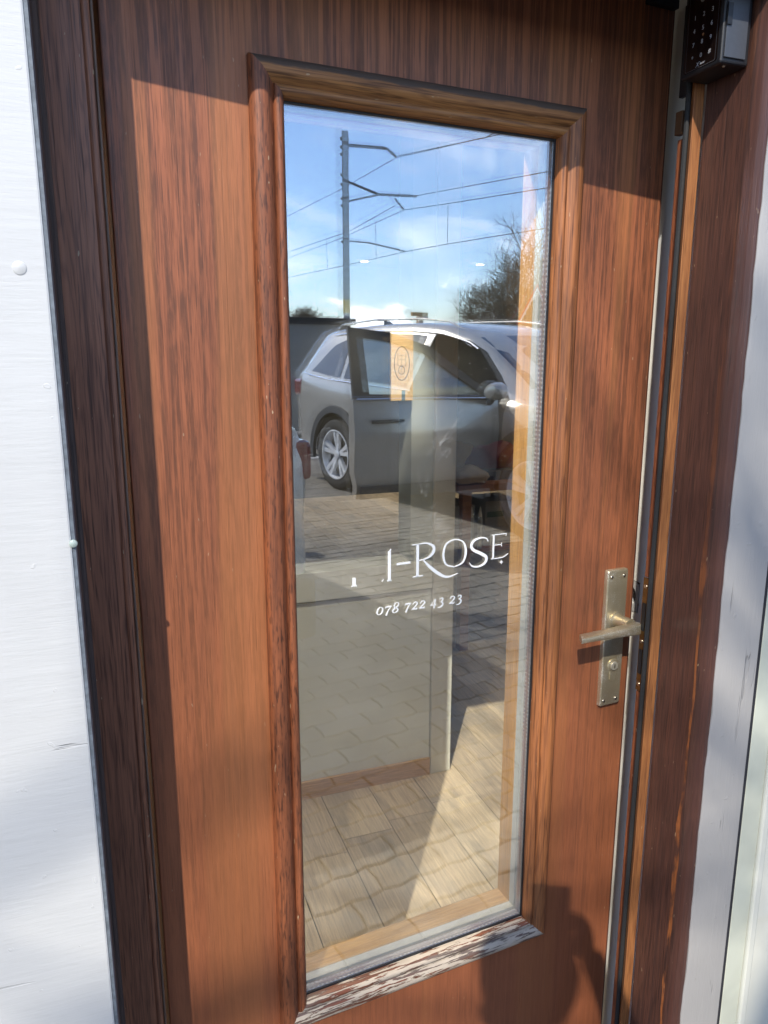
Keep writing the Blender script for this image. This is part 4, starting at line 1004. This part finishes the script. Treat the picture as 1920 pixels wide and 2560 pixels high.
        mg = MB().lathe([(.0, .0625), (.088, .0625), (.09, .064)], 'x', (-.18, .16, 1.20), 20); mg.v = [(x, y, 1.20+(z-1.20)*.70) for x, y, z in mg.v]; mg.build('mirror_glass', M['chrome'], do)
        MB().tube([(-.12, .005, 1.10), (-.14, .08, 1.13), (-.17, .14, 1.16)], [.025, .022, .03], 8).build('mirror_arm', M['black_plastic'], do, smooth=True)
        st = MB().box(1.25, 1.75, .05, .55, .45, .62); st.box(1.20, 1.36, .05, .55, .62, 1.25); st.box(1.22, 1.34, .18, .42, 1.26, 1.45)
        st.build('seat', plain('grey seat fabric', (.06, .06, .062), .9), c, bevel=.03)
    return c
silver = plain('warm silver car paint', (.45, .43, .39), .26, metal=.35, coat=.8)
whitep = plain('white car paint', (.72, .74, .74), .3, coat=1)
fwd = math.atan2(.989, .150)
ax = Vector((.150, .989)).normalized(); left = Vector((-ax.y, ax.x))
wl_ = Vector((3.71, -6.19)); org = wl_-left*.90
suv = make_car('suv', silver, (4.638, -5.964, GZ), 1.4687, True, 'silver suv with its front door standing open on the paved yard')
suv.scale = (1.06, 1.06, 1.06)
make_car('white_car', whitep, (.315, -2.16, GZ), R(-90), False, 'white car parked with its tail close behind the photographer')

# ------------------------------------------------------------------ wall, mast, wires, sign, trees, hill
gw = empty('yard_wall', (1.5, -12.6, GZ), label='long low rendered wall with dark capping beyond the silver car', cat='wall')
MB().box(-6, 5.75, -.25, 0, 0, 2.15).build('wall_face', plain('grey beige render', (.27, .25, .22), .9, noise=.15, nscale=2), gw)
MB().box(-6.05, 5.85, -.32, .06, 2.15, 2.28).build('coping', plain('dark coping', (.05, .045, .04), .9, noise=.4, nscale=30), gw, bevel=.01)
MA = (16.0, -30.2)
ms = empty('railway_mast', (MA[0], MA[1], GZ), label='grey steel railway mast with bracket arms carrying overhead wires', cat='mast')
tx = Vector((.86, .50)).normalized()      # arms reach this way over the track
mst = MB(); w_, f_ = .13, .14
for sg in (-1, 1): mst.box(-f_, f_, sg*w_-.012, sg*w_+.012, 0, 11.15)
mst.box(-.008, .008, -w_+.013, w_-.013, 0, 11.15)
mo = mst.build('column', M['steel'], ms); mo.rotation_euler = (0, 0, math.atan2(tx.y, tx.x))
for zb_ in (8.05, 8.35, 8.95, 9.35, 10.2, 10.5, 10.85, 6.5):
    bb = MB().box(-.22, .16, -.16, .16, -.03, .03).build('clamp', M['steel'], ms); bb.location = (0, 0, zb_); bb.rotation_euler = mo.rotation_euler
yb_ = MB().box(-.15, .15, -.15, .15, 3.35, 3.95).build('yellow_band', plain('yellow marking band', (.70, .48, .03), .6), ms); yb_.rotation_euler = mo.rotation_euler
def rel(P): return [(x-MA[0], y-MA[1], z-GZ) for x, y, z in P]
for P, r in (([(16.11, -30.15, 10.52), (17.63, -29.29, 10.39)], .07), ([(17.63, -29.29, 10.39), (17.99, -29.09, 10.02)], .06), ([(16.11, -30.15, 9.0), (17.31, -29.47, 8.46)], .06),
             ([(16.11, -30.15, 8.18), (17.31, -29.47, 8.46)], .05), ([(17.31, -29.47, 8.46), (18.8, -28.63, 8.39)], .06), ([(17.93, -29.12, 8.3), (18.3, -28.92, 7.81)], .05), ([(16.11, -30.15, 6.48), (16.92, -29.69, 6.39), (18.34, -28.89, 6.03)], .035)):
    MB().tube(rel(P), r, 6).build('bracket_arm', M['steel'], ms)
wire_m = plain('weathered copper wire', (.05, .055, .055), .5, metal=.5)
wires = [([(26.4, -70.1, 12.5), (22.86, -53.89, 11.51), (19.27, -37.55, 10.21), (17.99, -29.09, 10.01), (16.0, -18.73, 8.39), (13.74, -13.12, 7.6), (9, -3, 7.2)], 'topmost overhead wire above the railway mast arm'),
         ([(18.8, -28.63, 8.42), (15.9, -16.49, 6.8), (12, -2, 6.2)], 'overhead wire running from the tip of the middle arm'),
         ([(26, -68, 9.2), (22.85, -53.9, 8.51), (19.29, -37.54, 7.69), (18.3, -28.92, 7.81), (17.21, -23.79, 7.17), (15.87, -16.51, 6.34), (12, -2, 5.9)], 'sagging carrier wire of the overhead line'),
         ([(26, -68, 9.6), (22.86, -53.89, 8.96), (19.27, -36.4, 7.92), (18.45, -29.98, 8.17)], 'short overhead wire left of the mast reaching its insulator'),
         ([(18.04, -29.06, 10.08), (16.05, -19.85, 8.52), (12.5, -4, 7.6)], 'second wire leaving the top arm'),
         ([(26, -68, 7.6), (22.87, -53.89, 7.11), (18.81, -35.52, 6.1), (18.34, -28.89, 6.01), (17.24, -23.77, 5.68), (15.91, -16.48, 5.2), (12, -2, 4.9)], 'lowest contact wire of the overhead line')]
for P, lab in wires:
    tag(MB().tube(P, .017, 5).build('overhead_wire', wire_m), lab, 'wire')
for P, lab in (([(21.2, -43.35, 8.48), (21.25, -43.32, 6.66)], 'vertical dropper wire farthest left of the mast'), ([(18.62, -32.18, 7.82), (18.65, -32.16, 6.07)], 'vertical dropper wire just beside the mast'), ([(17.23, -23.78, 7.16), (17.23, -23.78, 5.67)], 'vertical dropper wire in the span right of the mast')):
    tag(MB().tube(P, .012, 5).build('dropper_wire', wire_m), lab, 'wire')
# warning triangle on a post beyond the silver car
wt = empty('warning_sign', (9.10, -8.83, GZ), label='triangular warning sign outline with white and red border on a post', cat='road sign')
a_, b_, c_ = Vector((8.69, -8.79, 2.90)), Vector((8.42, -8.94, 2.22)), Vector((8.95, -8.65, 2.27))
base = (b_+c_)/2; ux = (c_-b_).normalized(); wt_off = Vector((8.78, -8.79, GZ)); nrm = Vector((ux.y, -ux.x, 0)).normalized()
def tri_ring(mb, half, ht, w, y0, y1):
    o_ = [(-half, 0), (half, 0), (0, ht)]; k = w; i_ = [(-half+k*1.75, k), (half-k*1.75, k), (0, ht-k*2.1)]
    vs = [(x, y0, z) for x, z in o_+i_]+[(x, y1, z) for x, z in o_+i_]
    fs = []
    for j in range(3):
        l = (j+1) % 3; fs += [(j, l, 3+l, 3+j), (6+j, 6+l, 9+l, 9+j), (j, l, 6+l, 6+j), (3+j, 3+l, 9+l, 9+j)]
    mb.add(vs, fs)
ang = math.atan2(ux.y, ux.x)
t1 = MB(); tri_ring(t1, .36, .70, .022, 0, .02); t1 = t1.build('red_border', plain('red sign border', (.62, .03, .03), .4), wt); t1.location = (0, 0, 2.08); t1.rotation_euler = (0, 0, ang)
t2 = MB(); tri_ring(t2, .318, .62, .026, .021, .03); t2 = t2.build('white_border', plain('white sign border', (.85, .83, .82), .4), wt); t2.location = (0, 0, 2.102); t2.rotation_euler = (0, 0, ang)
t3 = MB().prism([(-.24, .03), (.24, .03), (0, .50)], -.01, -.002, 'y').build('sign_back', plain('dark green sign back', (.03, .06, .055), .5), wt); t3.location = (0, 0, 2.11); t3.rotation_euler = (0, 0, ang)
MB().tube([(0, 0, 0), (0, 0, 2.6)], .03, 10).build('post', M['steel'], wt, smooth=True)
# small tower crane, far off
cn = empty('tower_crane', (80, -126, GZ), label='tiny ochre tower crane far off above the roof of the silver car', cat='crane')
ocr = plain('ochre crane steel', (.42, .26, .10), .6)
MB().box(-.5, .5, -.5, .5, 0, 8.4).build('crane_tower', ocr, cn)
MB().box(-1.9, 1.6, -.4, .4, 8.4, 9.1).build('crane_jib', ocr, cn)
MB().box(.6, 1.6, -.5, .5, 7.8, 8.39).build('counterweight', plain('grey ballast', (.3, .28, .25), .9), cn)
M['bark'] = plain('grey brown bark', (.105, .082, .058), .9, noise=.3, nscale=8)
M['twig'] = plain('thin brown twigs', (.20, .165, .11), .9)
def bare_tree(loc, H, spread, label, seed, levels=4, kids=5, th=.012, trunk_r=.14, clear=.3, first=None, group=None, reach=1.0):
    rq = random.Random(seed); t = empty('bare_tree', loc, label=label, cat='tree', group=group)
    tr = MB(); top = H*clear; tr.tube([(0, 0, -.05), (.03, .02, top*.5), (.0, .04, top), (.05, .0, top+H*.12)], [trunk_r*1.2, trunk_r, trunk_r*.85, trunk_r*.5], 9); tr.build('trunk', M['bark'], t, smooth=True)
    br = MB(); tw = MB()
    def grow(p, d, L_, r, lv):
        pts = [p]; q_ = p.copy(); dd = d.copy(); n_ = 3
        for i in range(n_):
            dd = (dd+Vector((rq.gauss(0, .13), rq.gauss(0, .13), rq.gauss(.05, .10)))).normalized(); q_ = q_+dd*L_/n_; pts.append(q_.copy())
        (br if r > .018 else tw).tube(pts, [r, r*.85, r*.68, r*.5], 5 if r > .018 else 3, cap=False)
        if lv == 0: return
        for i in range(kids if lv > 1 else kids+1):
            t_ = rq.uniform(.35, 1.0); k = min(int(t_*n_), n_-1); b = pts[k].lerp(pts[k+1], t_*n_-k)
            a = Vector((rq.gauss(0, 1), rq.gauss(0, 1), rq.gauss(.15, .7))).normalized()
            nd = (dd*.75+a*.75).normalized(); grow(b, nd, L_*rq.uniform(.5, .72), max(r*rq.uniform(.42, .6), th*.35), lv-1)
    m0 = first or 7
    for i in range(m0):
        a = 2*math.pi*i/m0+rq.uniform(-.3, .3); d = Vector((math.cos(a)*spread, math.sin(a)*spread, rq.uniform(.55, 1.3))).normalized()
        grow(Vector((0, 0, top*rq.uniform(.8, 1.1))), d, (H-top)*rq.uniform(.42, .55)*reach, trunk_r*.42, levels)
    br.build('branches', M['bark'], t, fix=False); tw.build('twigs', M['twig'], t, fix=False, kind='stuff')
    return t
bare_tree((18.9, -19.2, GZ), 4.7, 1.7, 'bare spreading tree beyond the yard, right of the mast', 4, 4, 6, .016, .15, .28, 13, reach=1.5)
bare_tree((22.3, -48.6, GZ), 5.6, .9, 'small dark bare tree rising over the low wall', 9, 4, 5, .03, .2, .35, 7)
bare_tree((-4.9, -7.3, GZ), 11.5, 1.0, 'tall bare tree on the sunny side of the yard', 12, 3, 4, .02, .22, .42, 7)
def leafy(loc, r, h, label, seed, cols):
    rq = random.Random(seed); t = empty('evergreen_shrub', loc, label=label, cat='shrub'); MB().tube([(0, 0, 0), (0, 0, h*.5)], .12, 8).build('trunk', M['bark'], t)
    mb = MB()
    for _ in range(2600):
        a = rq.uniform(0, 6.283); u_ = rq.random()**.5; z = rq.uniform(.05, 1); k = (1-z**2.2)**.5*(.75+.25*math.sin(a*3+seed)+.15*math.sin(z*9))
        p = Vector((math.cos(a)*r*k*u_, math.sin(a)*r*k*u_, z*h)); s_ = .10
        d1 = Vector((rq.gauss(0, 1), rq.gauss(0, 1), rq.gauss(0, 1))).normalized()*s_; d2 = d1.cross(Vector((rq.gauss(0, 1), rq.gauss(0, 1), rq.gauss(0, 1)))).normalized()*s_*.6
        mb.add([p-d1, p+d2, p+d1, p-d2], [(0, 1, 2, 3)])
    mb.build('foliage', plain('evergreen leaves %d' % seed, cols, .7, noise=.5, nscale=1.2), t, fix=False, kind='stuff'); return t
leafy((24.4, -30.4, GZ), 1.5, 3.3, 'dark evergreen shrub under the bare tree branches', 3, (.035, .045, .022))
leafy((26.6, -29.4, GZ), 1.6, 3.15, 'olive brown evergreen shrub beside the darker one', 5, (.10, .085, .03))
# far hill, air haze put into its blue colour
hm = MB(); vs = []; fs = []; nx, ny = 60, 10
for i in range(nx+1):
    for j in range(ny+1):
        x = 200+i*22; y = -1500-j*45+150*(1-i/nx); rr_ = math.exp(-((x-640)/190)**2)*62+math.exp(-((x-320)/200)**2)*48+math.exp(-((x-1050)/260)**2)*26
        vs.append((x, y, -3+rr_*math.sin(math.pi*min(1, j/ny*1.0))*(1+.08*math.sin(x*.05)+.05*math.sin(x*.13+j))))
for i in range(nx):
    for j in range(ny): fs.append((i*(ny+1)+j, (i+1)*(ny+1)+j, (i+1)*(ny+1)+j+1, i*(ny+1)+j+1))
hm.add(vs, fs).build('hill', plain('haze tinted wooded hill', (.085, .13, .19), 1, noise=.2, nscale=.01), smooth=True, fix=False, kind='structure')

# ------------------------------------------------------------------ the person taking the picture, whose shadow falls on the door
def skin_mesh(name, pts, edges, mat, parent, root=0, sub=2):
    me = bpy.data.meshes.new(name); me.from_pydata([p[:3] for p in pts], edges, []); o = bpy.data.objects.new(name, me); COL.objects.link(o)
    md = o.modifiers.new('skin', 'SKIN'); md.use_smooth_shade = True
    for i, p in enumerate(pts):
        r = p[3]; r = r if isinstance(r, tuple) else (r, r); me.skin_vertices[0].data[i].radius = r
        me.skin_vertices[0].data[i].use_root = (i == root)
    sb = o.modifiers.new('sub', 'SUBSURF'); sb.levels = sub; sb.render_levels = sub
    dg = bpy.context.evaluated_depsgraph_get(); m2 = bpy.data.meshes.new_from_object(o.evaluated_get(dg)); bpy.data.objects.remove(o); bpy.data.meshes.remove(me)
    m2.name = name; m2.materials.clear()
    for m_ in (mat if isinstance(mat, list) else [mat]): m2.materials.append(m_)
    m2.polygons.foreach_set('use_smooth', [True]*len(m2.polygons))
    o = bpy.data.objects.new(name, m2); COL.objects.link(o)
    if parent: o.parent = parent
    return o
PX, PY = -.29, -.42
pe = empty('person', (PX, PY, GZ), label='person in dark jacket and jeans holding up a phone to photograph the door', cat='person')
def q3(x, y, z, r): return (x-PX, y-PY, z-GZ, r)
skin_m = plain('skin', (.46, .27, .19), .55); jacket = plain('dark navy jacket cloth', (.03, .035, .05), .85, noise=.2, nscale=60); jeans = plain('blue jeans', (.05, .07, .12), .9, noise=.25, nscale=120); hair = plain('dark brown hair', (.035, .022, .014), .6, noise=.4, nscale=90, bump=.4); shoe = plain('black shoes', (.02, .02, .02), .5)
hipz = .90
body = [q3(-.29, -.44, .94, (.145, .105)), q3(-.29, -.44, 1.12, (.135, .10)), q3(-.285, -.43, 1.32, (.155, .105)), q3(-.28, -.42, 1.46, (.075, .07)), q3(-.272, -.385, 1.55, .055), q3(-.262, -.345, 1.63, (.072, .078)), q3(-.260, -.340, 1.72, (.075, .086)), q3(-.262, -.345, 1.79, (.055, .064)),
        q3(-.10, -.43, 1.42, .062), q3(.055, -.36, 1.19, .047), q3(.060, -.21, 1.36, .036), q3(.052, -.125, 1.44, .026), q3(.050, -.075, 1.475, (.028, .018)),
        q3(-.46, -.42, 1.42, .062), q3(-.47, -.30, 1.17, .047), q3(-.24, -.18, 1.34, .036), q3(-.13, -.125, 1.43, .026), q3(-.085, -.085, 1.465, (.028, .018)),
        q3(-.20, -.45, .84, .092), q3(-.19, -.44, .47, .062), q3(-.19, -.47, .06, .045), q3(-.185, -.36, -.005, (.042, .035)),
        q3(-.38, -.45, .84, .092), q3(-.39, -.44, .47, .062), q3(-.39, -.47, .06, .045), q3(-.395, -.36, -.005, (.042, .035))]
ed = [(0,1),(1,2),(2,3),(3,4),(4,5),(5,6),(6,7),(2,8),(8,9),(9,10),(10,11),(11,12),(2,13),(13,14),(14,15),(15,16),(16,17),(0,18),(18,19),(19,20),(20,21),(0,22),(22,23),(23,24),(24,25)]
bo_ = skin_mesh('body', body, ed, [jacket, jeans, skin_m, shoe], pe, 0, 2)
for p in bo_.data.polygons:
    c_ = p.center; wx, wy, wz = c_.x+PX, c_.y+PY, c_.z+GZ
    p.material_index = 2 if wz > 1.505 or (wy > -.135 and wz > 1.40 and -.15 < wx) else (0 if wz > .93 else (1 if wz > .09 else 3))
hr = MB(); hr.lathe([(.0, .115), (.045, .108), (.078, .080), (.091, .035), (.088, -.01), (.078, -.04)], 'z', (-.262-PX, -.357-PY, 1.735-GZ), 24)
hr.build('hair', hair, pe, smooth=True)
for s_ in (-1, 1):
    MB().lathe([(.0, -.004), (.008, -.003), (.011, .006)], 'y', (-.258+s_*.030-PX, -.262-PY, 1.705-GZ), 12).build('eye', plain('eye white', (.5, .5, .48), .3), pe, smooth=True)
    MB().tube([(-.26+s_*.078-PX, -.345-PY, 1.725-GZ), (-.26+s_*.090-PX, -.352-PY, 1.70-GZ), (-.26+s_*.082-PX, -.345-PY, 1.67-GZ)], [.010, .013, .008], 8).build('ear', skin_m, pe, smooth=True)
MB().tube([(-.257-PX, -.262-PY, 1.705-GZ), (-.256-PX, -.244-PY, 1.672-GZ), (-.257-PX, -.258-PY, 1.662-GZ)], [.007, .012, .009], 8).build('nose', skin_m, pe, smooth=True)
MB().tube([(-.279-PX, -.262-PY, 1.637-GZ), (-.257-PX, -.256-PY, 1.634-GZ), (-.235-PX, -.262-PY, 1.637-GZ)], [.003, .006, .003], 6).build('mouth', plain('lips', (.36, .14, .12), .5), pe, smooth=True)
fing = [((.050, -.075, 1.478), (.060, -.045, 1.495), (.047, -.030, 1.505), (.030, -.026, 1.508)), ((.052, -.075, 1.465), (.064, -.043, 1.476), (.049, -.028, 1.482), (.030, -.024, 1.484)), ((.052, -.077, 1.452), (.063, -.045, 1.457), (.048, -.029, 1.460), (.031, -.025, 1.461)), ((.050, -.080, 1.441), (.060, -.050, 1.440), (.047, -.033, 1.440), (.033, -.029, 1.441)), ((.042, -.085, 1.468), (.030, -.068, 1.482), (.018, -.052, 1.490))]
def finger(P, mirror=False):
    P = [((-x-.030) if mirror else x, y, z) for x, y, z in P]
    rr_ = [.010, .0095, .0085, .0075][:len(P)]
    MB().tube([(x-PX, y-PY, z-GZ) for x, y, z in cr3(P)], [lerp(rr_[0], rr_[-1], i/(len(cr3(P))-1)) for i in range(len(cr3(P)))], 8).build('finger', skin_m, pe, smooth=True)
def cr3(pts, n=4):
    P = [Vector(p) for p in pts]; out = []
    for i in range(len(P)-1):
        a, b, c, d = P[max(i-1, 0)], P[i], P[i+1], P[min(i+2, len(P)-1)]
        for k in range(n):
            t = k/n; out.append(.5*((2*b)+(c-a)*t+(2*a-5*b+4*c-d)*t*t+(3*b-a-3*c+d)*t*t*t))
    out.append(P[-1]); return out
for f_ in fing: finger(f_)
for f_ in fing: finger(f_, True)
pe.scale = (1.06, 1.06, 1.06); pe.location.y -= .035
ph = empty('phone', (.004, -.046, 1.598), label='black phone held up in both hands by the photographer', cat='phone')
pb = MB().box(-.039, .039, -.0045, .0045, -.075, .085).build('phone_body', M['black_plastic'], ph, bevel=.003)
MB().box(-.036, .036, -.0056, -.0047, -.072, .082).build('screen', M['black_panel'], ph)
ph.rotation_euler = (R(-12), 0, R(-20))
